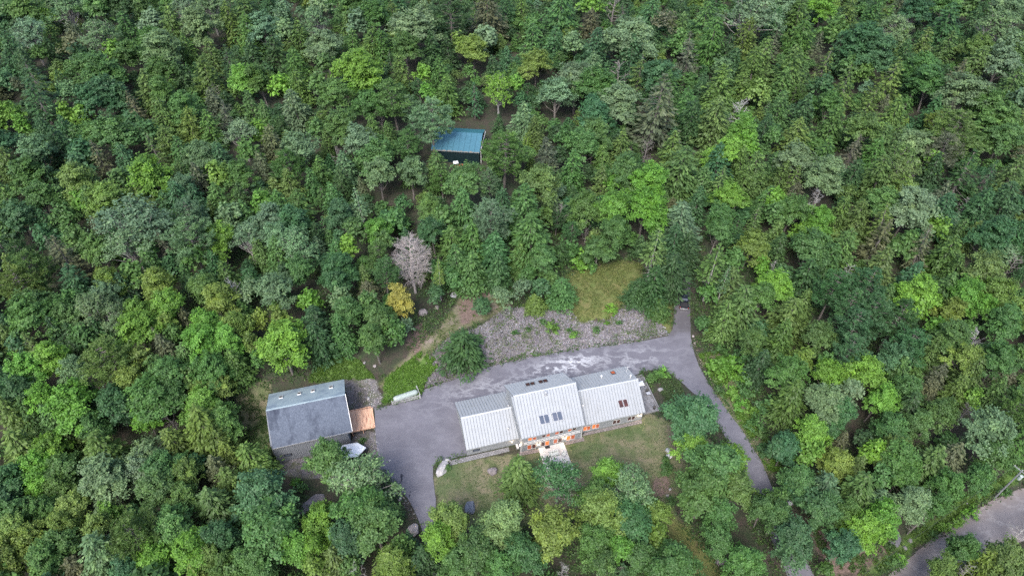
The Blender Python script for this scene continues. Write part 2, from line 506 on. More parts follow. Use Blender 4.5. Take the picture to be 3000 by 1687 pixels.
gm.loops.add(gf.size); gm.loops.foreach_set('vertex_index', gf.astype(np.int32).ravel())
gm.polygons.add(len(gf)); gm.polygons.foreach_set('loop_start', np.arange(0, gf.size, 4, dtype=np.int32)); gm.polygons.foreach_set('loop_total', np.full(len(gf), 4, dtype=np.int32))
def zone(name, polys, soft=1.2):
    w = np.zeros(GX.shape)
    for k in polys:
        w = np.maximum(w, np.clip(dist_poly(W[k] if isinstance(k, str) else k, GX, GY) / soft * 0.5 + 0.5, 0, 1))
    a = gm.attributes.new(name, 'FLOAT', 'POINT')
    a.data.foreach_set('value', w.ravel().astype(np.float32))
P_DIRTA = wpoly([(1190,1010),(1215,950),(1240,950),(1250,990),(1215,1040)])
P_DIRTB = wpoly([(1340,900),(1370,850),(1440,850),(1400,930),(1350,950)])
P_DIRTC = wpoly([(1915,1400),(1950,1390),(1975,1440),(1930,1465),(1905,1440)])
P_DIRTD = wpoly([(1500,640),(1560,610),(1640,660),(1560,800),(1500,800)])
P_DIRTE = wpoly([(1180,560),(1230,560),(1240,700),(1180,690)])
P_DIRTF = wpoly([(2300,1400),(2340,1440),(2420,1687),(2520,1687),(2640,1590),(2600,1560),(2420,1560)])
P_DIRTG = wpoly([(1955,1250),(2000,1300),(2060,1330),(2030,1350),(1960,1300)])
P_DIRTH = wpoly([(2022,740),(2060,760),(2090,1000),(2110,1060),(2060,1050),(2026,980)])
P_SHED2 = wpoly([(1330,320),(1440,350),(1470,420),(1450,390),(1350,345)])
P_DIRTI = wpoly([(1920,940),(1970,880),(1968,975),(1935,965)])
zone('lawn', ['lawn', 'barngrass', wpoly([(2080,1100),(2140,1180),(2200,1260),(2280,1400),(2260,1400),(2180,1290),(2110,1190)])])
zone('meadow', ['meadow', P_DIRTI, wpoly([(1960,1500),(2010,1540),(2090,1640),(2140,1720),(1990,1720),(1975,1620),(1945,1540)])], 3.0)
zone('weeds', ['weeds', 'weeds2', 'weeds4'], 2.0)
zone('track', ['track', 'weeds3'], 1.5)
zone('dirt', [P_DIRTA, P_DIRTB, P_DIRTC, P_DIRTF, P_DIRTG], 2.5)
zone('gravel', ['gravel', 'gravel2', 'riprap'], 1.0)
gm.update(calc_edges=True)
gm.shade_smooth()
ground = kind(put('ground', gm, M_GROUND), 'structure')

def sheet(name, poly, mat, step=1.0, dz=0.03, attrs=None, jitter=0.0):
    import bmesh
    pts = []
    n = len(poly)
    for i in range(n):
        a, b = Vector(poly[i]), Vector(poly[(i + 1) % n])
        m = max(1, int((b - a).length / 1.2))
        for k in range(m):
            p = a.lerp(b, k / m)
            if jitter:
                q = mnoise.noise(Vector((p.x * 0.8, p.y * 0.8, 3.1))) * jitter
                d = (b - a).normalized()
                p = p + Vector((-d.y, d.x)) * q
            pts.append(p)
    bm = bmesh.new()
    bm.faces.new([bm.verts.new((p.x, p.y, 0)) for p in pts])
    xs = [p.x for p in pts]; ys = [p.y for p in pts]
    x = math.floor(min(xs))
    while x < max(xs):
        bmesh.ops.bisect_plane(bm, geom=bm.verts[:] + bm.edges[:] + bm.faces[:], plane_co=(x + 0.013, 0, 0), plane_no=(1, 0, 0)); x += step
    y = math.floor(min(ys))
    while y < max(ys):
        bmesh.ops.bisect_plane(bm, geom=bm.verts[:] + bm.edges[:] + bm.faces[:], plane_co=(0, y + 0.017, 0), plane_no=(0, 1, 0)); y += step
    for v in bm.verts:
        v.co.z = T(v.co.x, v.co.y) + dz
    bmesh.ops.recalc_face_normals(bm, faces=bm.faces[:])
    me = bpy.data.meshes.new(name)
    bm.to_mesh(me); bm.free()
    if me.polygons and sum(p.normal.z for p in me.polygons[:50]) < 0:
        me.flip_normals()
    for an, fn in (attrs or {}).items():
        a = me.attributes.new(an, 'FLOAT', 'POINT')
        a.data.foreach_set('value', np.array([fn(v.co.x, v.co.y) for v in me.vertices], dtype=np.float32))
    return kind(put(name, me, mat), 'structure')

def salt_w(x, y):
    hx, hy = to_h(x, y)
    a = 1.1 * math.exp(-((hx - 12) / 7) ** 2 - ((hy - 18.5) / 2.2) ** 2)
    b = 0.35 * math.exp(-((hx + 6) / 9) ** 2 - ((hy - 16) / 3.5) ** 2)
    c = 0.35 * math.exp(-((hx - 27) / 7) ** 2 - ((hy - 16) / 3) ** 2)
    return min(1.0, a + b + c + 0.05)
def old_w(x, y):
    hx, hy = to_h(x, y)
    return 1.0 if hy > 20.6 and hx > 36 else 0.0
sheet('driveway', W['drive'], M_ASPHALT, 1.0, 0.03, {'salt': salt_w, 'old': old_w}, 0.12)
sheet('road', W['road'], M_DIRTROAD, 2.0, 0.03, {'salt': lambda x, y: 0.12, 'old': lambda x, y: float(np.clip(1 - dist_poly(W['road'], np.array([x]), np.array([y]))[0] / 2.6 + 0.5 * mnoise.noise(Vector((x * 0.15, y * 0.15, 1))), 0, 1))}, 0.25)

# ------------------------------------------------------------------ main house (local frame: x along the ridge, y to the back)
def ZH(a, b): return 1300 + a / 3.623, 1000 + b / 3.623
def ZB(a, b): return 740 + a / 4.83, 1080 + b / 4.83
def ZS(a, b): return 1200 + a / 5.5725, 340 + b / 5.5725

def on_wall(p, yw):                     # point seen at photograph pixel p on the wall y = yw -> (x, z)
    x0, y0 = hz(*p, 0); x1, y1 = hz(*p, 6)
    t = (yw - y0) / (y1 - y0)
    return x0 + t * (x1 - x0), 6 * t

def on_roof(p, yr, zr, k):              # point on a roof: z = zr - k*|y - yr|, k signed by side
    x0, y0 = hz(*p, 0); x1, y1 = hz(*p, 8)
    m = (y1 - y0) / 8
    z = (zr - k * (y0 - yr)) / (1 + k * m)
    return x0 + z * (x1 - x0) / 8, y0 + m * z, z

house = thing('house', 'long pale metal-roofed house with three stepped gabled blocks and glowing windows', 'house', (OX, OY, 0), HA)
KS = 0.414
BLK = {
    'left': dict(x=(-13.85, -3.6), y=(1.95, 12.55), yr=7.35, zr=5.0, ze=2.72, zb=2.72),
    'mid': dict(x=(-3.55, 9.0), y=(0.0, 11.35), yr=7.35, zr=8.53, ze=5.3, zb=6.74),
    'right': dict(x=(9.05, 22.35), y=(1.12, 11.6), yr=7.05, zr=5.95, ze=3.3, zb=3.9),
}
EAVE = {  # photograph corners of the roofs: front eave L,R ; ridge L,R ; back eave L,R
    'left': [(240, 1150), (805, 1020), (178, 812), (745, 690), (113, 648), (650, 533)],
    'mid': [(825, 1035), (1497, 885), (737, 580), (1403, 438), (636, 466), (1262, 332)],
    'right': [(1478, 893), (2140, 748), (1415, 527), (2062, 400), (1320, 394), (1930, 265)],
}
def lerp3(a, b, t): return tuple(a[i] + (b[i] - a[i]) * t for i in range(3))

def metal_roof(root, name, eL, eR, rR, rL, pitch_w, front=True, mat=M_ROOF):
    """one roof slope: a deck (part) with separate standing-seam panels as sub-parts"""
    up = 0.10
    dn = lambda p, d: (p[0], p[1], p[2] - d)
    ring = [eL, eR, rR, rL] if front else [eR, eL, rL, rR]
    base = MB().hexa([dn(p, up) for p in ring], [dn(p, 0.0) for p in ring])
    slope = put(name, base, M_SEAM_SHADE, root)
    n = max(3, round(abs(eR[0] - eL[0]) / pitch_w))
    for k in range(n):
        a, b = k / n, (k + 1) / n
        g = 0.032 / pitch_w / n
        q = [lerp3(eL, eR, a + g), lerp3(eL, eR, b - g), lerp3(rL, rR, b - g), lerp3(rL, rR, a + g)]
        if not front:
            q = [q[1], q[0], q[3], q[2]]
        mb = MB()
        lo = [(p[0], p[1], p[2] + 0.004) for p in q]; hi = [(p[0], p[1], p[2] + 0.05) for p in q]
        mb.hexa(lo, hi)
        e0, e1, r0, r1 = lerp3(eL, eR, b - g), lerp3(eL, eR, b - g - 0.07 / abs(eR[0] - eL[0])), lerp3(rL, rR, b - g), lerp3(rL, rR, b - g - 0.07 / abs(eR[0] - eL[0]))
        s = [e1, e0, r0, r1] if front else [e0, e1, r1, r0]
        mb.hexa([(p[0], p[1], p[2] + 0.051) for p in s], [(p[0], p[1], p[2] + 0.12) for p in s])
        put('roof_panel', mb, mat, slope)
    return slope

for key, B in BLK.items():
    x0, x1 = B['x']; y0, y1 = B['y']; yr, zr = B['yr'], B['zr']
    zf = zr - KS * (yr - y0) - 0.13
    zbk = zr - KS * (y1 - yr) - 0.13
    wall = MB().prism_x([(y0, -2.2), (y1, -0.3), (y1, zbk), (yr, zr - 0.13), (y0, zf)], x0, x1)
    put('wall', wall, M_SIDING, house)
    # board siding battens, joined: too fine to pick apart
    bt = MB()
    x = x0 + 0.12
    while x < x1 - 0.1:
        bt.box(x, y0 - 0.03, 0.0, x + 0.05, y0 - 0.004, zf - 0.06)
        bt.box(x, y1 + 0.004, 0.0, x + 0.05, y1 + 0.03, zbk - 0.06)
        x += 0.30
    y = y0 + 0.15
    while y < y1 - 0.1:
        h = zr - KS * abs(y - yr) - 0.25
        bt.box(x0 - 0.03, y, 0.0, x0 - 0.004, y + 0.05, h)
        bt.box(x1 + 0.004, y, 0.0, x1 + 0.03, y + 0.05, h)
        y += 0.30
    kind(put('siding_battens', bt, M_SIDING, house), 'stuff')
    for xa in (x0 - 0.04, x1 - 0.12):
        put('corner_board', MB().box(xa, y0 - 0.045, 0, xa + 0.16, y0 - 0.032, zf - 0.02), M_TRIM if key == 'mid' else M_SIDING, house)
    P = [ZH(*p) for p in EAVE[key]]
    zs = [B['ze'], B['ze'], zr, zr, B['zb'], B['zb']]
    C = [(*hz(*p, z), z) for p, z in zip(P, zs)]
    eL, eR, rL, rR, bL, bR = C
    metal_roof(house, 'roof_front', eL, eR, rR, rL, 0.60, True)
    metal_roof(house, 'roof_back', bL, bR, (rR[0] - 0.05, rR[1], rR[2]), rL, 0.60, False)
    cap = MB()
    for (ya, za), (yb, zb2) in (((-0.24, -0.08), (0, 0.04)), ((0, 0.04), (0.24, -0.08))):
        cap.hexa([(rL[0], rL[1] + ya, zr + za + 0.05), (rR[0], rR[1] + ya, zr + za + 0.05), (rR[0], rR[1] + yb, zr + zb2 + 0.05), (rL[0], rL[1] + yb, zr + zb2 + 0.05)],
                 [(rL[0], rL[1] + ya, zr + za + 0.11), (rR[0], rR[1] + ya, zr + za + 0.11), (rR[0], rR[1] + yb, zr + zb2 + 0.11), (rL[0], rL[1] + yb, zr + zb2 + 0.11)])
    put('ridge_cap', cap, M_ROOF_CAP, house)
    fas = MB()
    for a, b in ((eL, eR),):
        fas.hexa([(a[0], a[1] - 0.05, a[2] - 0.22), (b[0], b[1] - 0.05, b[2] - 0.22), (b[0], b[1] - 0.005, b[2] - 0.22), (a[0], a[1] - 0.005, a[2] - 0.22)],
                 [(a[0], a[1] - 0.05, a[2] + 0.03), (b[0], b[1] - 0.05, b[2] + 0.03), (b[0], b[1] - 0.005, b[2] + 0.03), (a[0], a[1] - 0.005, a[2] + 0.03)])
    put('fascia', fas, M_ROOF_CAP, house)

def house_window(zx, zy, yw, w, h, mat, dark=True):
    x, z = on_wall(ZH(zx, zy), yw)
    x0, x1, z0, z1 = x - w / 2, x + w / 2, max(0.12, z - h / 2), z + h / 2
    t = 0.06
    fr = MB()
    fr.box(x0 - t, yw - 0.09, z0 - t, x1 + t, yw - 0.034, z0).box(x0 - t, yw - 0.09, z1, x1 + t, yw - 0.034, z1 + t)
    fr.box(x0 - t, yw - 0.09, z0, x0, yw - 0.034, z1).box(x1, yw - 0.09, z0, x1 + t, yw - 0.034, z1)
    f = put('window', fr, M_TRIM if not dark else M_DARKFRAME, house)
    put('pane', MB().box(x0, yw - 0.055, z0, x1, yw - 0.036, z1), mat, f)
    return f
for zx, zy, m in ((915, 1033, M_LIT), (963, 1025, M_LITDIM), (1062, 1000, M_GLASS_DARK), (1107, 990, M_LITDIM), (1200, 967, M_LITDIM), (1247, 957, M_GLASS_DARK), (1337, 936, M_LITDIM), (1385, 925, M_GLASS_DARK)):
    house_window(zx, zy, 0.0, 0.70, 0.85, m, False)
for zx, zy, m in ((907, 1117, M_LITDIM), (957, 1107, M_GLASS_DARK), (1052, 1084, M_GLASS_DARK), (1097, 1074, M_LIT), (1185, 1053, M_LITDIM), (1233, 1043, M_GLASS_DARK), (1323, 1019, M_LIT), (1370, 1008, M_LITDIM)):
    house_window(zx, zy, 0.0, 0.76, 1.45, m, False)
for zx, zy, m in ((1499, 921, M_LIT), (1537, 915, M_LITDIM), (1592, 899, M_LIT), (1630, 893, M_LITDIM)):
    house_window(zx, zy, 1.12, 0.66, 1.35, m, False)
for zx, zy, m in ((1812, 852, M_GLASS_DARK), (1853, 845, M_GLASS_DARK), (1970, 815, M_GLASS_DARK), (2010, 808, M_GLASS_DARK)):
    house_window(zx, zy, 1.12, 0.66, 1.25, m, False)
house_window(345, 1150, 1.95, 1.25, 0.6, M_GLASS_BLUE)
belt = MB()
for zz_ in (2.45, 2.95):
    belt.box(-2.9, -0.14, zz_, 8.6, -0.036, zz_ + 0.10)
put('belt_rail', belt, M_TRIM, house)

def wall_lamp(zx, zy, yw, power=18, on_x=None):
    x, z = on_wall(ZH(zx, zy), yw)
    z = max(z, 1.6)
    f = put('wall_lamp', MB().box(x - 0.08, yw - 0.2, z - 0.02, x + 0.08, yw - 0.03, z + 0.2), M_DARKFRAME, house)
    put('bulb', MB().tube([(x, yw - 0.22, z - 0.16), (x, yw - 0.22, z - 0.03)], [0.10, 0.12], 8), M_LAMP, f)
    ld = bpy.data.lights.new('lamp_light', 'POINT'); ld.energy = power; ld.color = (1.0, 0.72, 0.45); ld.shadow_soft_size = 0.12
    lo = bpy.data.objects.new('lamp_light', ld); lo.parent = house; lo.location = (x, yw - 0.42, z - 0.1); COL.objects.link(lo)
wall_lamp(1003, 1080, 0.0, 24)
wall_lamp(1283, 1015, 0.0, 24)
wall_lamp(806, 1085, 0.0, 18)
wall_lamp(2080, 775, 1.12, 26)
wall_lamp(722, 1050, 1.95, 7)  # stands in for a small lit window in the left block

def skylight(zx, zy, blk, front, w, l, mat, root=house, frame=M_METAL, conv=ZH):
    B = BLK[blk] if isinstance(blk, str) else blk
    ks = B.get('k', KS)
    k = -ks if front else ks
    x, y, z = on_roof(conv(zx, zy), B['yr'], B['zr'], k)
    c = 1 / math.sqrt(1 + ks * ks)
    dy, dz = c, -k * c
    ny, nz = -dz, dy                    # roof normal in y,z
    def P(u, v, h): return (x + u, y + v * dy + h * ny, z + v * dz + h * nz)
    fr = MB()
    t = 0.07
    for (u0, u1, v0, v1) in ((-w/2 - t, w/2 + t, -l/2 - t, -l/2), (-w/2 - t, w/2 + t, l/2, l/2 + t), (-w/2 - t, -w/2, -l/2, l/2), (w/2, w/2 + t, -l/2, l/2)):
        fr.hexa([P(u0, v0, 0.0), P(u1, v0, 0.0), P(u1, v1, 0.0), P(u0, v1, 0.0)], [P(u0, v0, 0.22), P(u1, v0, 0.22), P(u1, v1, 0.22), P(u0, v1, 0.22)])
    f = put('skylight', fr, frame, root)
    g = MB().hexa([P(-w/2, -l/2, 0.02), P(w/2, -l/2, 0.02), P(w/2, l/2, 0.02), P(-w/2, l/2, 0.02)], [P(-w/2, -l/2, 0.19), P(w/2, -l/2, 0.19), P(w/2, l/2, 0.19), P(-w/2, l/2, 0.19)])
    put('pane', g, mat, f)
for a, b in ((893, 462), (943, 452), (1030, 433), (1079, 423)):
    skylight(a, b, 'mid', False, 0.66, 0.85, M_GLASS_DARK, frame=M_DARKFRAME)
for a, b in ((1041, 832), (1093, 822), (1180, 800), (1231, 790)):
    skylight(a, b, 'mid', True, 0.86, 1.62, M_GLASS_BLUE)
for a, b in ((1878, 663), (1928, 655)):
    skylight(a, b, 'right', True, 0.80, 1.45, M_GLASS_DARK)
skylight(1797, 337, 'right', False, 0.72, 0.95, M_LITDIM, frame=M_DARKFRAME)

def roof_vent(zx, zy, blk, front, h=0.7, r=0.11, mat=M_METAL, double=False):
    B = BLK[blk]
    x, y, z = on_roof(ZH(zx, zy), B['yr'], B['zr'], -KS if front else KS)
    v = MB().tube([(x, y, z - 0.05), (x, y, z + h)], r, 8).tube([(x, y, z + h), (x, y, z + h + 0.05), (x, y, z + h + 0.12)], [r * 1.7, r * 1.7, r * 0.6], 8)
    if double:
        v.box(x - 0.25, y - 0.15, z - 0.05, x + 0.25, y + 0.3, z + 0.30)
    put('roof_vent', v, mat, house)
roof_vent(1083, 572, 'mid', True, 1.1, 0.17, M_METAL, True)
roof_vent(685, 940, 'left', True, 0.8, 0.12, M_METAL)
roof_vent(1672, 383, 'right', False, 0.6, 0.14, M_TRIM)
roof_vent(1478, 690, 'right', True, 0.4, 0.11, M_TRIM)
roof_vent(1980, 385, 'right', False, 0.8, 0.14, M_TRIM)
roof_vent(685, 690, 'left', False, 0.4, 0.09, M_METAL)
ax, ay, az = on_roof(ZH(1945, 312), 7.05, 5.95, KS)
ant = MB().tube([(ax, ay, az), (ax, ay, az + 1.3)], 0.03, 5).tube([(ax - 0.5, ay, az + 1.2), (ax + 0.5, ay + 0.1, az + 1.2)], 0.035, 5).tube([(ax - 0.35, ay - 0.4, az + 0.1), (ax, ay, az + 0.9)], 0.025, 5).tube([(ax + 0.35, ay - 0.4, az + 0.1), (ax, ay, az + 0.9)], 0.025, 5)
put('antenna', ant, M_TRIM, house)

def at_h(hx, hy, z=None):
    x, y = to_w(hx, hy)
    return (x, y, T(x, y) if z is None else z)

# ------------------------------------------------------------------ paving round the house, each stone a part
PAVER_MESH = {}
def paver_field(name, corners, nx, ny, color, h=0.07, gap=0.03, ragged=0.0, kindname='paver', z=0.0):
    """corners in the house frame: SW, SE, NE, NW"""
    a, b, c, d = corners
    ox, oy = to_w(*a)
    bx, by = to_w(*b)
    base = MB().hexa([(*[q for q in p], z - 0.6) for p in corners], [(*p, z + 0.035) for p in corners])
    root = kind(put(name, base, M_DARKSOIL, None, (OX, OY, 0), HA), 'structure')
    def P(u, v):
        return (a[0] * (1 - u) * (1 - v) + b[0] * u * (1 - v) + c[0] * u * v + d[0] * (1 - u) * v,
                a[1] * (1 - u) * (1 - v) + b[1] * u * (1 - v) + c[1] * u * v + d[1] * (1 - u) * v)
    for i in range(nx):
        for j in range(ny):
            if ragged and random.random() < ragged:
                continue
            off = (0.5 / nx if j % 2 else 0)
            u0, u1 = i / nx + off, (i + 1) / nx + off
            u1 = min(u1, 1.0)
            if u1 - u0 < 0.2 / nx:
                continue
            v0, v1 = j / ny, (j + 1) / ny
            gu = gap / max(0.1, math.dist(a, b)); gv_ = gap / max(0.1, math.dist(a, d))
            q = [P(u0 + gu, v0 + gv_), P(u1 - gu, v0 + gv_), P(u1 - gu, v1 - gv_), P(u0 + gu, v1 - gv_)]
            hh = z + h + random.uniform(-0.012, 0.012)
            cval = random.uniform(0.8, 1.15)
            cx, cy = sum(p[0] for p in q) / 4, sum(p[1] for p in q) / 4
            mb = MB().hexa([(p[0] - cx, p[1] - cy, 0) for p in q], [(p[0] - cx, p[1] - cy, hh - z) for p in q])
            put(kindname, mb, M_PAVER, root, (cx, cy, z + 0.01), 0, tuple(k * cval for k in color))
    return root
M_KERB = surface('kerb_stone', (0.16, 0.16, 0.165), (0.26, 0.26, 0.27), 3, 0.9)
M_DARKSOIL = surface('joint_soil', (0.05, 0.05, 0.04), (0.10, 0.09, 0.08), 4, 0.95)
hh = lambda zx, zy: hz(*ZH(zx, zy), 0)
paver_field('path', [hh(60, 1318), hh(700, 1165), hh(690, 1120), hh(50, 1268)], 22, 3, (0.255, 0.251, 0.264))
paver_field('pavement', [hh(800, 1215), hh(1015, 1175), hh(1000, 1140), hh(790, 1172)], 7, 2, (0.255, 0.212, 0.204))
paver_field('pavement', [hh(1290, 1100), hh(1495, 1055), hh(1480, 1010), hh(1278, 1062)], 7, 3, (0.255, 0.212, 0.204))
paver_field('pavement', [hh(1470, 1005), hh(2108, 868), (22.3, 1.0), (9.7, 1.0)], 20, 2, (0.23, 0.204, 0.204))
tr = paver_field('terrace', [(22.5, 2.3), (26.7, 2.4), (27.2, 11.3), (22.5, 11.3)], 5, 9, (0.20, 0.20, 0.215), kindname='paving_slab')
kerb = MB().box(26.75, 2.2, -0.5, 26.95, 11.4, 0.45).box(22.4, 2.0, -0.5, 26.95, 2.2, 0.45).box(22.6, 11.4, -0.5, 26.95, 11.55, 0.45)
tag(put('low_wall', kerb, M_KERB, None, (OX, OY, 0), HA), 'low pale kerb wall edging the paved side terrace of the house', 'wall')

# ------------------------------------------------------------------ white deck with seating
deck = thing('patio_deck', 'square white boarded deck in front of the house with lounge seating', 'deck', (OX, OY, 0), HA)
put('deck_frame', MB().box(0.0, -6.3, -0.4, 5.3, -0.12, 0.13), M_SLAB, deck)
for k in range(26):
    y = -6.3 + k * 0.238
    me = MB().box(0, 0, 0, 5.3, 0.225, 0.03, 0.0)
    put('deck_board', me, M_SLAB, deck, (0, y, 0.134))
DZ = 0.168

def sofa(name, label, w, d, loc, rz, n, cat='sofa'):
    r = thing(name, label, cat, loc, rz)
    put('frame', MB().box(-w/2, -d/2, 0.06, w/2, d/2, 0.28, 0.05), M_SLAB, r)
    for sx in (-1, 1):
        put('armrest', MB().box(sx * w/2 - (0.16 if sx > 0 else 0), -d/2, 0.28, sx * w/2 + (0.16 if sx < 0 else 0), d/2 - 0.15, 0.6, 0.03), M_SLAB, r)
        for sy in (-1, 1):
            put('leg', MB().box(sx * (w/2 - 0.1) - 0.03, sy * (d/2 - 0.1) - 0.03, 0, sx * (w/2 - 0.1) + 0.03, sy * (d/2 - 0.1) + 0.03, 0.06), M_METAL, r)
    put('backrest', MB().hexa([(-w/2, d/2 - 0.16, 0.28), (w/2, d/2 - 0.16, 0.28), (w/2, d/2, 0.28), (-w/2, d/2, 0.28)], [(-w/2, d/2 - 0.1, 0.82), (w/2, d/2 - 0.1, 0.82), (w/2, d/2 + 0.05, 0.82), (-w/2, d/2 + 0.05, 0.82)]), M_SLAB, r)
    cw = (w - 0.36) / n
    for i in range(n):
        x0 = -w/2 + 0.18 + i * cw
        put('seat_cushion', MB().box(x0 + 0.015, -d/2 + 0.03, 0.285, x0 + cw - 0.015, d/2 - 0.34, 0.46, 0.05), M_CUSHION, r)
        put('back_cushion', MB().hexa([(x0 + 0.02, d/2 - 0.33, 0.29), (x0 + cw - 0.02, d/2 - 0.33, 0.29), (x0 + cw - 0.02, d/2 - 0.17, 0.29), (x0 + 0.02, d/2 - 0.17, 0.29)],
            [(x0 + 0.03, d/2 - 0.27, 0.86), (x0 + cw - 0.03, d/2 - 0.27, 0.86), (x0 + cw - 0.03, d/2 - 0.12, 0.86), (x0 + 0.03, d/2 - 0.12, 0.86)]), M_CUSHION, r)
    return r
def on_deck(zx, zy):
    hx, hy = hz(*ZH(zx, zy), 0.45)
    x, y = to_w(hx, hy)
    return (x, y, DZ)
sofa('sofa', 'white three-seat outdoor sofa on the white deck', 2.15, 0.95, on_deck(1170, 1190), HA, 3)
sofa('armchair', 'white outdoor armchair west of the low grey table on the deck', 0.9, 0.85, on_deck(1088, 1240), HA + 0.9, 1, 'armchair')
sofa('armchair', 'white outdoor armchair between the sofa and the far corner of the deck', 0.9, 0.85, on_deck(1276, 1192), HA - 0.8, 1, 'armchair')
sofa('armchair', 'white outdoor armchair half under the tree at the deck edge', 0.9, 0.85, on_deck(1300, 1268), HA - 2.0, 1, 'armchair')
ct = thing('coffee_table', 'low grey rectangular table in front of the white sofa', 'table', on_deck(1187, 1260), HA)
put('table_top', MB().box(-0.65, -0.38, 0.34, 0.65, 0.38, 0.40, 0.02), M_GREYTABLE, ct)
for sx in (-1, 1):
    for sy in (-1, 1):
        put('leg', MB().box(sx * 0.58 - 0.03, sy * 0.31 - 0.03, 0, sx * 0.58 + 0.03, sy * 0.31 + 0.03, 0.338), M_METAL, ct)
mx, my = to_w(*hz(*ZH(1102, 1121), 0.17))
tag(put('door_mat', MB().box(-0.5, -0.3, 0, 0.5, 0.3, 0.02, 0.02), M_BLACK, None, (mx, my, DZ + 0.001), HA), 'black door mat on the white deck by the glass door', 'mat')
bx, by = to_w(*hz(*ZH(780, 1112), 0.3))
bn = thing('bench', 'small pale wooden bench in the corner between two house blocks', 'bench', (bx, by, 0), HA)
put('seat', MB().box(-0.24, -0.5, 0.38, 0.24, 0.5, 0.44), M_FENCE, bn)
for sy in (-1, 1):
    put('leg', MB().box(-0.2, sy * 0.42 - 0.04, 0, 0.2, sy * 0.42 + 0.04, 0.38), M_FENCE, bn)

# things on the side terrace
def planter(zx, zy, label, r=0.32):
    x, y = to_w(*hz(*ZH(zx, zy), 0.3))
    p = thing('planter', label, 'planter', (x, y, 0.07), 0)
    put('pot', MB().tube([(0, 0, 0), (0, 0, 0.12), (0, 0, 0.5), (0, 0, 0.55)], [r * 0.7, r * 0.8, r, r * 1.08], 12), M_BLACK, p)
    put('soil', MB().tube([(0, 0, 0.551), (0, 0, 0.57)], r * 0.9, 12), M_DARKSOIL, p)
planter(2157, 523, 'round black planter beside the small grey terrace table')
planter(2234, 706, 'round black planter in the outer front corner of the terrace')
x, y = to_w(*hz(*ZH(2171, 553), 0.6))
tb = thing('side_table', 'small grey square table on the paved side terrace', 'table', (x, y, 0.07), HA)
put('table_top', MB().box(-0.42, -0.34, 0.66, 0.42, 0.34, 0.71), M_GREYTABLE, tb)
for sx in (-1, 1):
    for sy in (-1, 1):
        put('leg', MB().box(sx * 0.36 - 0.025, sy * 0.28 - 0.025, 0, sx * 0.36 + 0.025, sy * 0.28 + 0.025, 0.658), M_METAL, tb)
x, y = to_w(*hz(*ZH(2092, 443), 2.0))
um = thing('parasol', 'small square white parasol against the end wall of the house', 'parasol', (x, y, 0.07), HA)
put('pole', MB().tube([(0, 0, 0), (0, 0, 2.25)], 0.03, 6), M_METAL, um)
put('base', MB().tube([(0, 0, 0), (0, 0, 0.08)], 0.25, 10), M_BLACK, um)
put('canopy', MB().hexa([(-0.62, -0.62, 1.85), (0.62, -0.62, 1.85), (0.62, 0.62, 1.85), (-0.62, 0.62, 1.85)], [(-0.06, -0.06, 2.2), (0.06, -0.06, 2.2), (0.06, 0.06, 2.2), (-0.06, 0.06, 2.2)]), M_WHITEROOF, um)

# ------------------------------------------------------------------ barn
barn = thing('barn', 'grey shingled barn with four small skylights beside the orange deck', 'barn', (OX, OY, 0), HA)
KB = 0.5774
BB = dict(yr=17.1, zr=7.5, k=KB)
bx0, bx1, by0, by1 = -50.3, -35.9, 11.1, 23.5
zfr, zbk = 7.5 - KB * (17.1 - by0) - 0.15, 7.5 - KB * (by1 - 17.1) - 0.15
put('wall', MB().prism_x([(by0, -2.6), (by1, -2.6), (by1, zbk), (17.1, 7.35), (by0, zfr)], bx0, bx1), M_BARNWALL, barn)
rb = MB()
x = bx0 + 0.1
while x < bx1 - 0.08:
    rb.box(x, by0 - 0.05, -2.3, x + 0.09, by0 - 0.004, zfr - 0.04); x += 0.36
y = by0 + 0.1
while y < by1:
    h = 7.5 - KB * abs(y - 17.1) - 0.3
    rb.box(bx1 + 0.004, y, -2.3, bx1 + 0.05, y + 0.09, h); rb.box(bx0 - 0.05, y, -2.3, bx0 - 0.004, y + 0.09, h); y += 0.36
kind(put('siding_ribs', rb, M_BARNWALL, barn), 'stuff')
brc = [(*hz(*ZB(*p), z), z) for p, z in (((283, 1130), 3.75), ((1410, 880), 3.75), ((190, 585), 7.5), ((1308, 357), 7.5), ((230, 360), 3.5), ((1297, 148), 3.5))]
eL, eR, rL, rR, bL, bR = brc
def shingle_slope(name, a, b, c, d, mat, flip):
    dn = lambda p, q: (p[0], p[1], p[2] + q)
    ring = [a, b, c, d] if not flip else [b, a, d, c]
    s = put(name, MB().hexa([dn(p, -0.14) for p in ring], [dn(p, 0) for p in ring]), mat, barn)
    n = int(math.dist(a, d) / 0.28)
    mb = MB()
    rr = random.Random(5)
    for i in range(n):
        t0, t1 = i / n, (i + 1) / n - 0.002
        p0, p1, p2, p3 = lerp3(a, d, t0), lerp3(b, c, t0), lerp3(b, c, t1), lerp3(a, d, t1)
        if flip: p0, p1, p2, p3 = p1, p0, p3, p2
        mb.hexa([dn(p0, 0.003), dn(p1, 0.003), dn(p2, 0.003), dn(p3, 0.003)], [dn(p0, 0.035), dn(p1, 0.035), dn(p2, 0.012), dn(p3, 0.012)])
    kind(put('shingle_courses', mb, mat, s), 'stuff')
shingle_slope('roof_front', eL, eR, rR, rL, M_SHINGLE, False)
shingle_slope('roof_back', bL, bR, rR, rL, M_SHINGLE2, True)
put('ridge_cap', MB().hexa([(rL[0], rL[1] - 0.2, 7.44), (rR[0], rR[1] - 0.2, 7.44), (rR[0], rR[1] + 0.2, 7.44), (rL[0], rL[1] + 0.2, 7.44)],
    [(rL[0], rL[1] - 0.03, 7.62), (rR[0], rR[1] - 0.03, 7.62), (rR[0], rR[1] + 0.03, 7.62), (rL[0], rL[1] + 0.03, 7.62)]), M_SHINGLE2, barn)
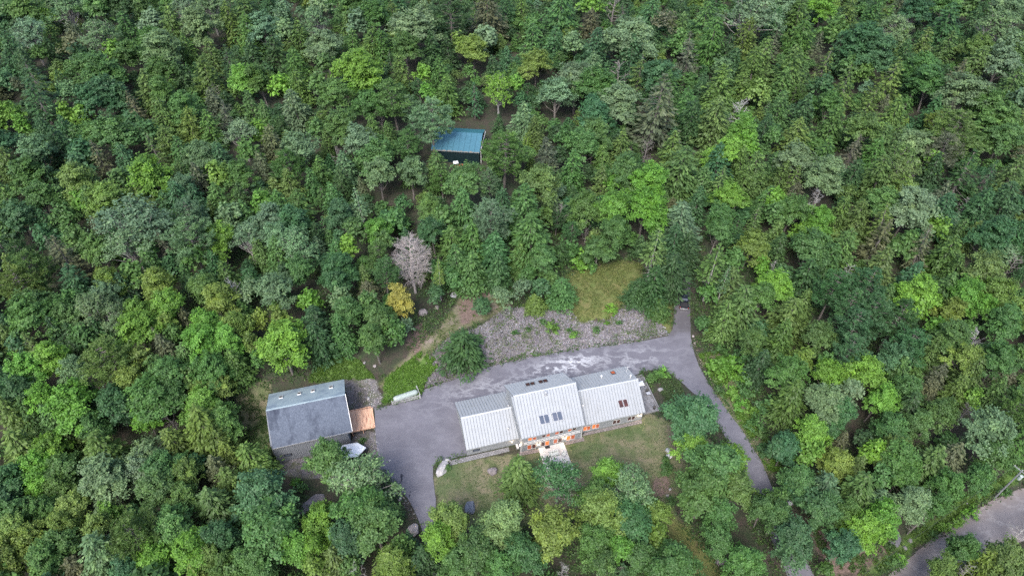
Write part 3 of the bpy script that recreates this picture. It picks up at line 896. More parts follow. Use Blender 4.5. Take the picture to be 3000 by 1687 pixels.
put('fascia', MB().hexa([(eL[0], eL[1] - 0.06, 3.52), (eR[0], eR[1] - 0.06, 3.52), (eR[0], eR[1] - 0.004, 3.52), (eL[0], eL[1] - 0.004, 3.52)],
    [(eL[0], eL[1] - 0.06, 3.79), (eR[0], eR[1] - 0.06, 3.79), (eR[0], eR[1] - 0.004, 3.79), (eL[0], eL[1] - 0.004, 3.79)]), M_METAL, barn)
put('rake_board', MB().hexa([(eR[0] + 0.0, eR[1], eR[2] - 0.15), (eR[0] + 0.08, eR[1], eR[2] - 0.15), (rR[0] + 0.08, rR[1], rR[2] - 0.15), (rR[0], rR[1], rR[2] - 0.15)],
    [(eR[0], eR[1], eR[2] + 0.06), (eR[0] + 0.08, eR[1], eR[2] + 0.06), (rR[0] + 0.08, rR[1], rR[2] + 0.06), (rR[0], rR[1], rR[2] + 0.06)]), M_METAL, barn)
for a, b in ((403, 408), (662, 355), (854, 317), (1110, 265)):
    skylight(a, b, BB, False, 0.62, 0.95, M_SCREEN, barn, M_TRIM, ZB)
def wall_pt(p, yw):
    return on_wall(p, yw)
wx, wz = wall_pt(ZB(500, 1213), by0)
f = put('window', MB().box(wx - 0.72, by0 - 0.12, wz + 0.32, wx + 0.72, by0 - 0.052, wz + 0.42).box(wx - 0.72, by0 - 0.12, wz - 0.4, wx - 0.6, by0 - 0.052, wz + 0.32).box(wx + 0.6, by0 - 0.12, wz - 0.4, wx + 0.72, by0 - 0.052, wz + 0.32).box(wx - 0.6, by0 - 0.12, wz - 0.4, wx + 0.6, by0 - 0.052, wz - 0.32), M_SCREEN, barn)
put('pane', MB().box(wx - 0.6, by0 - 0.10, wz - 0.32, wx + 0.6, by0 - 0.053, wz + 0.32), M_GLASS_BLUE, f)
put('door', MB().box(bx1 + 0.055, 14.2, -0.1, bx1 + 0.12, 16.8, 2.2), M_SIDING, barn)

# orange deck bridging from the driveway to the barn
od = thing('deck_bridge', 'orange-brown plank deck bridging the barn and the driveway', 'deck', (OX, OY, 0), HA)
dx0, dx1 = -35.55, -30.72
dys = lambda x: 13.15 + 0.02 * (x - dx0)
dyn = lambda x: 18.2 - 0.07 * (x - dx0)
nb = 26
for k in range(nb):
    xa, xb = dx0 + (dx1 - dx0) * k / nb + 0.012, dx0 + (dx1 - dx0) * (k + 1) / nb - 0.012
    mb = MB().hexa([(xa, dys(xa), 0.08), (xb, dys(xb), 0.08), (xb, dyn(xb), 0.08), (xa, dyn(xa), 0.08)], [(xa, dys(xa), 0.12), (xb, dys(xb), 0.12), (xb, dyn(xb), 0.12), (xa, dyn(xa), 0.12)])
    put('deck_plank', mb, M_DECK, od)
put('rim_board', MB().box(dx0, 13.02, -0.12, dx1, 13.13, 0.2).box(dx0, 18.22, -0.12, dx1 - 0.2, 18.33, 0.2).box(dx1, 13.02, -0.12, dx1 + 0.12, 18.0, 0.16), M_DECK, od)
for x in (dx0 + 0.3, (dx0 + dx1) / 2, dx1 - 0.5):
    for y in (13.4, 17.6):
        put('post', MB().box(x - 0.07, y - 0.07, -2.3, x + 0.07, y + 0.07, 0.079), M_DECK, od)

# white canopied screen shelter in front of the barn
sh = thing('screen_shelter', 'pointed-end white-roofed shelter with dark screen sides by the barn corner', 'shelter', (OX, OY, 0), HA)
zt = 0.55
hp = [hz(*ZB(*p), zt) for p in ((1380, 1255), (1490, 1240), (1608, 1115), (1480, 1042), (1240, 1085), (1130, 1150), (1190, 1262))]
cx, cy = sum(p[0] for p in hp) / 7, sum(p[1] for p in hp) / 7
pk = [(cx + (p[0] - cx) * 0.25, cy + (p[1] - cy) * 0.15) for p in hp]
rf = MB().hexa([(*p, zt - 0.04) for p in hp], [(*p, zt) for p in hp])
put('roof_deck', rf, M_WHITEROOF, sh)
for i in range(7):
    j = (i + 1) % 7
    a, b = Vector(hp[i]), Vector(hp[j]); pa, pb = Vector(pk[i]), Vector(pk[j])
    q = [a.lerp(b, 0.012), a.lerp(b, 0.988), pb.lerp(pa, 0.012), pa.lerp(pb, 0.012)]
    mb = MB().hexa([(q[0].x, q[0].y, zt + .01), (q[1].x, q[1].y, zt + .01), (q[2].x, q[2].y, zt + .37), (q[3].x, q[3].y, zt + .37)], [(q[0].x, q[0].y, zt + .04), (q[1].x, q[1].y, zt + .04), (q[2].x, q[2].y, zt + .40), (q[3].x, q[3].y, zt + .40)])
    put('roof_panel', mb, M_WHITEROOF, sh)
ins = [(cx + (p[0] - cx) * 0.95, cy + (p[1] - cy) * 0.93) for p in hp]
put('screen_wall', MB().hexa([(*p, -2.3) for p in ins], [(*p, zt - 0.05) for p in ins]), M_SCREEN, sh)
for p in ins:
    put('post', MB().box(p[0] - 0.05, p[1] - 0.05, -2.3, p[0] + 0.05, p[1] + 0.05, zt - 0.045), M_DARKFRAME, sh)

# ------------------------------------------------------------------ teal metal shed in the woods
r0, r1 = hz(*ZS(412, 243), 9.4), hz(*ZS(1195, 288), 9.4)
w0, w1 = to_w(*r0), to_w(*r1)
sa = math.atan2(w1[1] - w0[1], w1[0] - w0[0])
SL = math.dist(w0, w1)
shed = thing('metal_shed', 'teal-roofed metal shed with dark green sides hidden among the trees', 'shed', (w1[0], w1[1], 0), sa)
zr, ze = 9.4, 7.5
def SP(px, py, z):
    x, y = ray(px, py, z)
    x -= w1[0]; y -= w1[1]
    return x * math.cos(sa) + y * math.sin(sa), -x * math.sin(sa) + y * math.cos(sa)
ef = SP(*ZS(1165, 612), ze)[1]
eb = SP(*ZS(1215, 225), ze)[1]
kf = (zr - ze) / -ef; kb2 = (zr - ze) / eb
gz = min(T(*w1), T(*w0)) - 0.5
put('wall', MB().prism_x([(ef + 0.25, gz - 2), (eb - 0.25, gz - 2), (eb - 0.25, ze - 0.1), (0, zr - 0.12), (ef + 0.25, ze - 0.1)], -SL + 0.2, -0.25), M_TEALDARK, shed)
fr_ = put('roof_front', MB().hexa([(-SL, ef, ze - .08), (0, ef, ze - .08), (0, 0, zr - .08), (-SL, 0, zr - .08)], [(-SL, ef, ze), (0, ef, ze), (0, 0, zr), (-SL, 0, zr)]), M_TEAL, shed)
for k in range(9):
    a, b = -SL + SL * k / 9 + 0.02, -SL + SL * (k + 1) / 9 - 0.02
    mb = MB().hexa([(a, ef - .05, ze + .005), (b, ef - .05, ze + .005), (b, -0.03, zr + .005), (a, -0.03, zr + .005)], [(a, ef - .05, ze + .04), (b, ef - .05, ze + .04), (b, -0.03, zr + .04), (a, -0.03, zr + .04)])
    mb.hexa([(b - .09, ef, ze + .045), (b, ef, ze + .045), (b, -.03, zr + .045), (b - .09, -.03, zr + .045)], [(b - .09, ef, ze + .15), (b, ef, ze + .15), (b, -.03, zr + .15), (b - .09, -.03, zr + .15)])
    put('roof_panel', mb, M_TEAL, fr_)
    # litter washed against the curved eave of each panel
    mb = MB()
    for t in range(6):
        u0, u1 = a + (b - a - .1) * t / 6, a + (b - a - .1) * (t + 1) / 6 - 0.01
        hgt = 0.25 + 0.5 * random.random() * (1 - abs(t - 2.5) / 4)
        mb.hexa([(u0, ef - .06, ze + .042), (u1, ef - .06, ze + .042), (u1, ef + hgt, ze + .042 + kf * hgt), (u0, ef + hgt, ze + .042 + kf * hgt)], [(u0, ef - .06, ze + .06), (u1, ef - .06, ze + .06), (u1, ef + hgt, ze + .05 + kf * hgt), (u0, ef + hgt, ze + .05 + kf * hgt)])
    kind(put('leaf_litter', mb, M_RUST, fr_), 'stuff')
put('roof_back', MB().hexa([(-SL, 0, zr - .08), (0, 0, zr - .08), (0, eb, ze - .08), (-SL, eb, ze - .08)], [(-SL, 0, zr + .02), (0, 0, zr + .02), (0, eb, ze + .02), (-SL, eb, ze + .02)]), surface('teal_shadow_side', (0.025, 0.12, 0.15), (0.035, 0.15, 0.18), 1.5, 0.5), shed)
cr = MB()
x = -SL + 0.3
while x < -0.3:
    cr.box(x, ef + 0.20, gz - 2, x + 0.1, ef + 0.246, ze - 0.15); x += 0.45
kind(put('wall_ribs', cr, M_TEALDARK, shed), 'stuff')
put('trim_post', MB().box(0.1, ef + 1.0, gz - 1, 0.28, ef + 1.2, ze + 0.4).box(0.1, ef + 1.2, ze - 0.2, 0.25, eb - 1.0, ze + 0.1), M_TRIM, shed)

# little red tractor with a white canopy by the shed
tx, ty = ray(*ZS(770, 800), T(*ray(*ZS(770, 800), 4)) + 1.2)
tz = T(tx, ty)
trk = thing('garden_tractor', 'small red garden tractor with a white canopy beside the teal shed', 'tractor', (tx, ty, tz), 0.2)
put('hood', MB().box(0.5, -0.35, 0.5, 1.8, 0.35, 1.05, 0.1), M_RED, trk)
put('body', MB().box(-0.7, -0.4, 0.45, 0.5, 0.4, 0.8, 0.05), M_RED, trk)
put('seat', MB().box(-0.5, -0.25, 0.8, 0.0, 0.25, 0.95, 0.04).box(-0.55, -0.25, 0.95, -0.42, 0.25, 1.3), M_BLACK, trk)
cn_ = put('canopy', MB().box(-0.95, -0.65, 2.0, 0.45, 0.65, 2.08, 0.08), M_WHITEROOF, trk)
for sx in (-0.85, 0.35):
    for sy in (-0.5, 0.5):
        put('canopy_post', MB().tube([(sx, sy, 0.6), (sx, sy, 1.999)], 0.03, 5), M_BLACK, cn_)
for sx, r in ((-0.45, 0.5), (1.4, 0.32)):
    for sy in (-1, 1):
        wl = put('wheel', MB().tube([(sx, sy * 0.42, r), (sx, sy * 0.66, r)], r, 14), M_TYRE, trk)
        put('rim', MB().tube([(sx, sy * 0.661, r), (sx, sy * 0.68, r)], r * 0.5, 10), M_CHROME, wl)

# ------------------------------------------------------------------ propane tank behind a picket fence
t0 = to_w(*hz(1152, 1170, 0.9)); t1 = to_w(*hz(1224, 1146, 0.9))
tkv = Vector((t1[0] - t0[0], t1[1] - t0[1])); tl = tkv.length; ta = math.atan2(tkv.y, tkv.x)
tank = thing('propane_tank', 'long white propane tank lying behind the pale picket fence', 'tank', (t0[0], t0[1], T(*t0)), ta)
R_ = 0.62
put('tank_shell', MB().tube([(0, 0, 0.85), (0.08, 0, 0.85), (0.3, 0, 0.85), (0.6, 0, 0.85), (tl - 0.6, 0, 0.85), (tl - 0.3, 0, 0.85), (tl - 0.08, 0, 0.85), (tl, 0, 0.85)], [0.12, 0.34, 0.54, R_, R_, 0.54, 0.34, 0.12], 20), M_TANK, tank)
for k in (0.25, 0.75):
    put('saddle', MB().box(tl * k - 0.15, -0.5, -0.3, tl * k + 0.15, 0.5, 0.3), M_PAVER, tank)
put('valve_dome', MB().tube([(tl * 0.5, 0, 1.45), (tl * 0.5, 0, 1.6), (tl * 0.5, 0, 1.68)], [0.2, 0.2, 0.1], 10), M_TANK, tank)
f0 = to_w(*hz(1149.5, 1186, 0)); f1 = to_w(*hz(1232.5, 1166, 0)); f2 = to_w(*hz(1223, 1140, 0)); f3 = to_w(*hz(1148, 1172, 0.5))
fen = thing('picket_fence', 'low pale picket fence screening the propane tank at the driveway edge', 'fence', (f0[0], f0[1], 0))
PM = {}
def fence_run(a, b):
    L = math.dist(a, b); an = math.atan2(b[1] - a[1], b[0] - a[0])
    n = int(L / 0.21)
    for k in range(n + 1):
        x, y = a[0] + (b[0] - a[0]) * k / n, a[1] + (b[1] - a[1]) * k / n
        if 'p' not in PM:
            PM['p'] = MB().box(-0.045, -0.012, 0.05, 0.045, 0.012, 1.2).hexa([(-0.045, -0.012, 1.201), (0.045, -0.012, 1.201), (0.045, 0.012, 1.201), (-0.045, 0.012, 1.201)], [(-0.005, -0.012, 1.27), (0.005, -0.012, 1.27), (0.005, 0.012, 1.27), (-0.005, 0.012, 1.27)]).mesh('picket')
        put('picket', PM['p'], M_FENCE, fen, (x - f0[0], y - f0[1], T(x, y)), an)
    z = T(*a)
    for h in (0.3, 0.95):
        put('fence_rail', MB().box(0, 0.014, h, L, 0.06, h + 0.09), M_FENCE, fen, (a[0] - f0[0], a[1] - f0[1], z), an)
    for p in (a, b):
        put('fence_post', MB().box(-0.06, 0.062, 0, 0.06, 0.18, 1.3), M_FENCE, fen, (p[0] - f0[0], p[1] - f0[1], T(*p)), an)
fence_run(f0, f1); fence_run(f1, f2)

# ------------------------------------------------------------------ pickup truck on the shaded lane
ta_, tb_ = at(2004, 905, 0.6), at(2004, 850, 1.0)
tan_ = math.atan2(tb_[1] - ta_[1], tb_[0] - ta_[0]) - math.pi / 2
tcx, tcy = (ta_[0] + tb_[0]) / 2, (ta_[1] + tb_[1]) / 2
zb_, zf_ = T(*ta_) , T(*tb_)
tr_ = thing('pickup_truck', 'black pickup truck seen from behind on the shaded lane under the trees', 'truck', (ta_[0], ta_[1], T(*ta_) + 0.05), tan_)
slope = math.atan2(zf_ - zb_, math.dist(ta_, tb_))
tr_.rotation_euler = (slope, 0, tan_)
put('body', MB().box(-0.98, 0.12, 0.45, 0.98, 5.5, 0.62, 0.05).box(-0.98, 0.12, 0.621, -0.86, 2.05, 1.12).box(0.86, 0.12, 0.621, 0.98, 2.05, 1.12).box(-0.86, 1.95, 0.621, 0.86, 2.05, 1.12)
    .hexa([(-0.98, 2.06, 0.621), (0.98, 2.06, 0.621), (0.98, 4.1, 0.621), (-0.98, 4.1, 0.621)], [(-0.97, 2.06, 1.13), (0.97, 2.06, 1.13), (0.97, 4.1, 1.13), (-0.97, 4.1, 1.13)])
    .hexa([(-0.98, 4.11, 0.621), (0.98, 4.11, 0.621), (0.92, 5.5, 0.621), (-0.92, 5.5, 0.621)], [(-0.95, 4.11, 1.13), (0.95, 4.11, 1.13), (0.86, 5.42, 1.0), (-0.86, 5.42, 1.0)]), M_TRUCK, tr_)
put('bed', MB().box(-0.85, 0.18, 0.63, 0.85, 1.94, 0.68), M_BLACK, tr_)
put('tailgate', MB().box(-0.85, 0.06, 0.62, 0.85, 0.115, 1.12), M_TRUCK, tr_)
put('cab', MB().hexa([(-0.92, 2.1, 1.135), (0.92, 2.1, 1.135), (0.92, 4.0, 1.135), (-0.92, 4.0, 1.135)], [(-0.72, 2.4, 1.75), (0.72, 2.4, 1.75), (0.72, 3.4, 1.75), (-0.72, 3.4, 1.75)]), M_TRUCK, tr_)
put('rear_window', MB().hexa([(-0.78, 2.12, 1.2), (0.78, 2.12, 1.2), (0.78, 2.16, 1.2), (-0.78, 2.16, 1.2)], [(-0.66, 2.33, 1.66), (0.66, 2.33, 1.66), (0.66, 2.37, 1.66), (-0.66, 2.37, 1.66)]), M_GLASS_BLUE, tr_)
put('windscreen', MB().hexa([(-0.8, 3.93, 1.2), (0.8, 3.93, 1.2), (0.8, 4.0, 1.2), (-0.8, 4.0, 1.2)], [(-0.68, 3.48, 1.68), (0.68, 3.48, 1.68), (0.68, 3.53, 1.68), (-0.68, 3.53, 1.68)]), M_GLASS_BLUE, tr_)
put('bumper', MB().box(-0.95, -0.08, 0.42, 0.95, 0.05, 0.66, 0.04), M_CHROME, tr_)
put('number_plate', MB().box(-0.2, -0.1, 0.5, 0.2, -0.082, 0.62), M_TRIM, tr_)
for sx in (-1, 1):
    put('tail_lamp', MB().box(sx * 0.98 - (0.11 if sx > 0 else 0), 0.055, 0.75, sx * 0.98 + (0.11 if sx < 0 else 0), 0.118, 1.1), M_BULB, tr_)
    put('wing_mirror', MB().box(sx * 1.15 - 0.12, 3.75, 1.15, sx * 1.15 + 0.12, 3.85, 1.35), M_TRUCK, tr_)
    for yy in (1.15, 4.7):
        wl = put('wheel', MB().tube([(sx * 0.74, yy, 0.36), (sx * 1.0, yy, 0.36)], 0.38, 16), M_TYRE, tr_)
        put('rim', MB().tube([(sx * 1.001, yy, 0.36), (sx * 1.015, yy, 0.36)], 0.22, 12), M_CHROME, wl)

# ------------------------------------------------------------------ utility pole and lines by the road
px_, py_ = at(2911, 1460)
pz = T(px_, py_)
PH = 10.4
# the lines run along the road
ra, rb_ = at(2911, 1430), at(2560, 1680)
ua = math.atan2(rb_[1] - ra[1], rb_[0] - ra[0])
pole = thing('utility_pole', 'grey wooden utility pole with a white transformer beside the road', 'pole', (px_, py_, pz), ua)
put('shaft', MB().tube([(0, 0, -1), (0, 0, 5), (0, 0, PH)], [0.17, 0.15, 0.12], 10), M_POLE, pole)
put('crossarm', MB().box(-0.06, -1.4, PH - 0.5, 0.06, 1.4, PH - 0.38), M_POLE, pole)
for yy in (-1.25, -0.5, 0.5, 1.25):
    put('insulator', MB().tube([(0, yy, PH - 0.379), (0, yy, PH - 0.2)], [0.05, 0.035], 6), M_TRIM, pole)
tf = put('transformer', MB().tube([(0.0, 0.52, PH - 2.3), (0.0, 0.52, PH - 1.25)], 0.30, 14).tube([(0, 0.52, PH - 1.249), (0, 0.52, PH - 1.17)], [0.33, 0.22], 14), M_TANK, pole)
put('bracket', MB().box(-0.05, 0.16, PH - 2.0, 0.05, 0.3, PH - 1.6), M_METAL, tf)
def wire(x0, y0, z0, x1, y1, z1, sag, label):
    pts = []
    for k in range(25):
        t = k / 24
        pts.append((x0 + (x1 - x0) * t, y0 + (y1 - y0) * t, z0 + (z1 - z0) * t - sag * 4 * t * (1 - t)))
    tag(put('power_line', MB().tube(pts, 0.016, 4), M_DARKFRAME), label, 'cable')
cu, su = math.cos(ua), math.sin(ua)
for yy, zz2, lab in ((-1.25, PH - 0.2, 'overhead wire from the outer end of the crossarm down the verge'), (1.25, PH - 0.2, 'overhead wire from the road end of the crossarm along the road'), (0.1, PH - 3.2, 'thick low overhead cable slung from the pole along the verge')):
    xs_, ys_ = px_ - su * yy, py_ + cu * yy
    xe, ye = xs_ + cu * 62, ys_ + su * 62
    wire(xs_, ys_, pz + zz2, xe, ye, T(xe, ye) + zz2 - 0.3, 1.0, lab)

# tar patches on the court
def patch(px, py, rx, ry, rot, label):
    x, y = at(px, py)
    me = MB()
    n = 14
    ring = []
    for k in range(n):
        a = 2 * math.pi * k / n
        r = 1 + 0.25 * math.sin(3 * a + px)
        u, v = rx * r * math.cos(a), ry * r * math.sin(a)
        ring.append((x + u * math.cos(rot) - v * math.sin(rot), y + u * math.sin(rot) + v * math.cos(rot)))
    me.hexa([(a, b, T(a, b) + 0.032) for a, b in ring], [(a, b, T(a, b) + 0.045) for a, b in ring])
    tag(put('tar_patch', me, M_TAR), label, 'patch', 'dark patches on the driveway')
patch(1177, 1393, 0.30, 0.38, 0.1, 'largest dark tar blot on the driveway near the grassy bank')
patch(1176, 1405, 0.17, 0.65, 0.0, 'narrow dark tar streak joined below the largest blot')
patch(1200, 1451, 0.13, 0.3, -0.1, 'small dark mark where the driveway begins to narrow')
patch(1202, 1440, 0.10, 0.18, 0.0, 'tiny dark fleck just above the small mark where the driveway narrows')

# ------------------------------------------------------------------ rocks
import bmesh
def rock_mesh(name, seed, sub=3, sharp=0.28, flat=0.0):
    bm = bmesh.new()
    bmesh.ops.create_icosphere(bm, subdivisions=sub, radius=1.0)
    rr = random.Random(seed)
    planes = []
    for _ in range(11):
        d = Vector((rr.gauss(0, 1), rr.gauss(0, 1), rr.gauss(0, 0.8))).normalized()
        planes.append((d, rr.uniform(0.62, 0.9)))
    off = Vector((seed * 3.7, seed * 1.3, 0))
    for v in bm.verts:
        p = v.co.copy()
        for d, h in planes:
            q = p.dot(d)
            if q > h:
                p -= d * (q - h) * 0.9
        p *= 1 + 0.10 * mnoise.noise(p * 2.2 + off) + 0.04 * mnoise.noise(p * 6 + off)
        v.co = p
    me = bpy.data.meshes.new(name)
    bm.to_mesh(me); bm.free()
    me.materials.append(MAT_ROCK)
    return me
ROCKM = [rock_mesh('boulder', s) for s in range(6)]
# px, py, half width px, aspect(depth/width), height/width, rot, colour, label
BOULD = [
 (1296,1375,17,1.7,0.8,-0.3,(.40,.39,.40),'tall pale lichen-spotted boulder at the driveway end of the paver path'),
 (1311,1350,9,1.0,0.9,0.5,(.42,.41,.41),'pale stone leaning on the top of the tall lichen-spotted boulder'),
 (1443,1383,17,0.75,0.8,0.1,(.21,.185,.19),'domed brown-grey boulder alone in the front lawn near the house'),
 (1378,1488,17,1.5,0.45,-0.15,(.16,.18,.22),'flat slate-blue slab boulder in the middle of the front lawn'),
 (1296,1493,16,0.9,0.8,0.3,(.36,.31,.30),'cracked pinkish boulder where the lawn meets the narrowing driveway'),
 (1453,1491,9,1.0,0.8,0.9,(.33,.31,.33),'grey boulder half under a tree at the lower lawn edge'),
 (1480,1459,3.5,1.0,0.7,0.2,(.38,.38,.38),'small round white stone in the lawn beside the olive tree'),
 (1525,1475,7,1.5,0.6,0.1,(.40,.40,.42),'pale split rock under the branches below the olive tree'),
 (1212,1552,18,1.2,0.7,0.3,(.42,.38,.37),'hollowed white-rimmed boulder on the outer side of the narrow driveway'),
 (1240,918,14,1.0,0.9,0.4,(.26,.23,.23),'big rounded boulder under the bleached dead tree'),
 (1280,904,9,0.9,0.8,1.0,(.22,.20,.18),'brown boulder just beyond the big one under the dead tree'),
 (1395,858,9,0.8,0.7,0.2,(.42,.39,.35),'pale flat stone on bare brown ground at the wood edge'),
 (1362,849,6,0.9,0.7,1.2,(.27,.25,.25),'small grey stone beside the pale flat one at the wood edge'),
 (1330,866,10,1.7,0.6,-0.5,(.34,.34,.36),'long upright grey rock slab against the cedar trunks'),
 (1960,1337,12,0.7,0.6,0.2,(.46,.45,.47),'larger white boulder at the side of the back lawn'),
 (1957,1320,8,1.2,0.7,-0.6,(.38,.38,.42),'narrow white rock just above the larger white boulder by the lawn'),
 (1963,1434,5,0.8,0.8,0.2,(.38,.37,.36),'small stone on the bare patch at the lawn corner'),
 (1955,1452,7,0.6,0.6,0.8,(.30,.29,.29),'flat grey stone below the bare patch at the lawn corner'),
 (1922,1468,6,0.8,0.7,0.3,(.20,.19,.20),'dark stone at the foot of the back lawn'),
 (2112,1645,18,0.9,0.8,0.3,(.17,.15,.16),'dark boulder beside the mossy track near the driveway'),
 (2308,1447,10,0.9,0.7,0.1,(.33,.29,.28),'pinkish-grey boulder at the lane verge above the white one'),
 (2316,1473,11,0.9,0.7,0.6,(.44,.44,.46),'white-grey boulder at the lane verge under the trees'),
 (2623,1572,14,2.6,0.5,-0.15,(.13,.13,.15),'long dark rock slab pointing uphill near the road'),
 (2610,1590,13,0.6,0.3,0.2,(.14,.14,.155),'dark flat foot of the long rock slab near the road'),
 (2666,1584,8,0.9,0.6,0.2,(.28,.27,.27),'grey rock on the verge beside the long dark slab'),
 (2650,1606,9,0.9,0.5,1.2,(.25,.24,.24),'low grey rock between the slab and the road'),
 (2631,1626,10,0.8,0.5,0.7,(.23,.22,.22),'flat rock close to the road below the dark slab'),
 (2831,1474,5,0.9,0.7,0.7,(.42,.41,.41),'small white rock on the verge under the wires'),
 (2860,1470,4,0.9,0.7,0.2,(.36,.35,.35),'tiny pale rock on the verge towards the utility pole'),
 (915,1478,24,1.8,0.35,-0.75,(.235,.21,.22),'long sloping grey rock ledge in front of the barn'),
 (940,1462,14,1.2,0.5,0.2,(.22,.20,.21),'rounded top of the rock ledge in front of the barn'),
 (1935,1142,9,0.9,0.7,0.2,(.27,.26,.27),'grey rock in the planting bed by the terrace'),
 (1526,672,12,1.0,0.6,0.4,(.20,.18,.19),'brown-grey rock in the shaded gap among the cedars'),
 (1540,700,9,1.0,0.6,1.4,(.23,.20,.20),'smaller rock below the brown-grey one in the shaded gap'),
 (1142,1349,4,1.0,0.7,0.4,(.44,.43,.43),'small white stone between the barn gravel and the driveway'),
 (1157,1442,7,1.0,0.6,0.4,(.40,.38,.38),'whitish stone at the bend of the driveway under the airy tree'),
 (1172,1461,8,0.8,0.6,1.1,(.36,.34,.34),'flat whitish stone below the one at the driveway bend'),
 (1100,1035,4,1.0,0.7,0.3,(.38,.35,.35),'little stone on the dirt track edge under the maple'),
 (1098,1073,6,0.9,0.7,0.3,(.30,.27,.27),'brown stone below the green maple by the weedy patch'),
 (1068,1063,5,0.9,0.7,1.3,(.30,.28,.28),'grey stone at the back of the weedy patch'),
 (1079,1168,4,1.0,0.7,1.3,(.46,.45,.45),'white stone on the gravel by the barn'),
 (2036,1005,5,1.0,0.7,0.2,(.36,.30,.31),'pinkish stone on the lane verge at the junction'),
 (2031,985,4,1.0,0.7,0.9,(.34,.30,.31),'small verge stone just above the pinkish one'),
]
for i, (px, py, r, asp, hr, rot, colr, lab) in enumerate(BOULD):
    x, y = at(px, py)
    z = T(x, y)
    dep = y * _c + (CAM_H - z) * _s
    R = r * dep / F_PX
    o = put('boulder', ROCKM[i % 6], None, None, (x, y, z + R * hr * 0.35), rot + i, colr)
    o.rotation_euler = (0, 0, rot)
    o.scale = (R, R * asp, R * hr)
    tag(o, lab, 'boulder')

# riprap: thousands of loose stones, one mass
def scatter_stones(name, poly, n, smin, smax, tint, zoff=0.0, seed=1):
    rr = np.random.default_rng(seed)
    xs = [p[0] for p in poly]; ys = [p[1] for p in poly]
    X = rr.uniform(min(xs), max(xs), n * 3); Y = rr.uniform(min(ys), max(ys), n * 3)
    d = dist_poly(poly, X, Y)
    keep = d > rr.uniform(-0.5, 0.35, X.shape)
    X, Y = X[keep][:n], Y[keep][:n]
    n = len(X)
    # octahedral chips with jittered corners
    base = np.array([(1, 0, 0), (0, 1, 0), (-1, 0, 0), (0, -1, 0), (0, 0, 1), (0, 0, -1)], float)
    P = base[None] * (1 + rr.uniform(-0.35, 0.25, (n, 6, 1))) + rr.normal(0, 0.14, (n, 6, 3))
    a = rr.uniform(0, 6.28, n); ca, sa_ = np.cos(a), np.sin(a)
    tl_ = rr.normal(0, 0.35, n); ct_, st_ = np.cos(tl_), np.sin(tl_)
    S = (smin + (smax - smin) * rr.random(n) ** 2.2)[:, None] * rr.uniform(0.7, 1.3, (n, 3))
    P = P * S[:, None, :]
    x, y, z = P[..., 0], P[..., 1], P[..., 2]
    y, z = y * ct_[:, None] - z * st_[:, None], y * st_[:, None] + z * ct_[:, None]
    x, y = x * ca[:, None] - y * sa_[:, None], x * sa_[:, None] + y * ca[:, None]
    Z = terrain(X, Y) + zoff + S[:, 2] * 0.2
    P = np.stack([x + X[:, None], y + Y[:, None], z + Z[:, None]], -1)
    tri = np.array([(0, 1, 4), (1, 2, 4), (2, 3, 4), (3, 0, 4), (1, 0, 5), (2, 1, 5), (3, 2, 5), (0, 3, 5)])
    V = P[:, tri].reshape(-1, 3)
    g = np.clip(rr.normal(1.0, 0.34, n), 0.3, 2.4) * (1 + 0.45 * np.array([mnoise.noise(Vector((a_ * 0.19 + b_ * 0.11, b_ * 0.19 - a_ * 0.11, 5.4))) for a_, b_ in zip(X, Y)]))
    c = np.array(tint)[None] * g[:, None] * (1 + rr.normal(0, 0.05, (n, 3)))
    c = np.repeat(c, 8, 0)
    c4 = np.concatenate([c, np.ones((len(c), 1))], 1)
    me = np_mesh(name, V, 3, {'tint': ('FLOAT_COLOR', c4)})
    me.materials.append(MAT_CHIP)
    return kind(put(name, me), 'stuff')
m, nt, out = new_mat('broken_stone')
p = N(nt, 'ShaderNodeBsdfPrincipled'); p.inputs['Roughness'].default_value = 0.85
nt.links.new(N(nt, 'ShaderNodeAttribute', attribute_name='tint').outputs['Color'], p.inputs['Base Color'])
nt.links.new(p.outputs[0], out.inputs[0])
MAT_CHIP = m
scatter_stones('riprap_stones', W['riprap'], 30000, 0.05, 0.21, (0.165, 0.155, 0.168), 0.0, 3)
scatter_stones('gravel_stones', W['gravel'], 900, 0.04, 0.13, (0.28, 0.27, 0.28), 0.0, 4)
scatter_stones('gravel_stones', W['gravel2'], 1500, 0.04, 0.13, (0.26, 0.25, 0.26), 0.0, 5)
edge = wpoly([(1225,1152),(1240,1128),(1321,1104),(1432,1064),(1542,1040),(1672,1018),(1800,1003),(1950,976),(1955,983),(1800,1011),(1672,1026),(1542,1048),(1432,1072),(1321,1112),(1245,1138)])
scatter_stones('verge_stones', edge, 900, 0.04, 0.14, (0.30, 0.235, 0.21), 0.0, 6)
edge2 = wpoly([(2027,985),(2034,1030),(2050,1075),(2080,1122),(2128,1190),(2186,1268),(2240,1357),(2275,1447),(2285,1445),(2250,1350),(2196,1262),(2138,1185),(2088,1118),(2058,1072),(2043,1028),(2036,985)])
scatter_stones('verge_stones', edge2, 1100, 0.04, 0.15, (0.26, 0.22, 0.19), 0.0, 7)
edge3 = wpoly([(2600,1687),(2623,1663),(2716,1584),(2833,1503),(2911,1456),(3000,1422),(3000,1436),(2911,1470),(2833,1517),(2716,1598),(2630,1676)])
scatter_stones('verge_stones', edge3, 900, 0.05, 0.16, (0.27, 0.24, 0.235), 0.0, 8)
edge4 = wpoly([(1104,1290),(1114,1368),(1138,1395),(1168,1430),(1196,1458),(1214,1488),(1230,1521),(1228,1535),(1200,1510),(1180,1470),(1140,1440),(1100,1380),(1092,1290)])
scatter_stones('verge_stones', edge4, 800, 0.04, 0.15, (0.28, 0.26, 0.25), 0.0, 9)

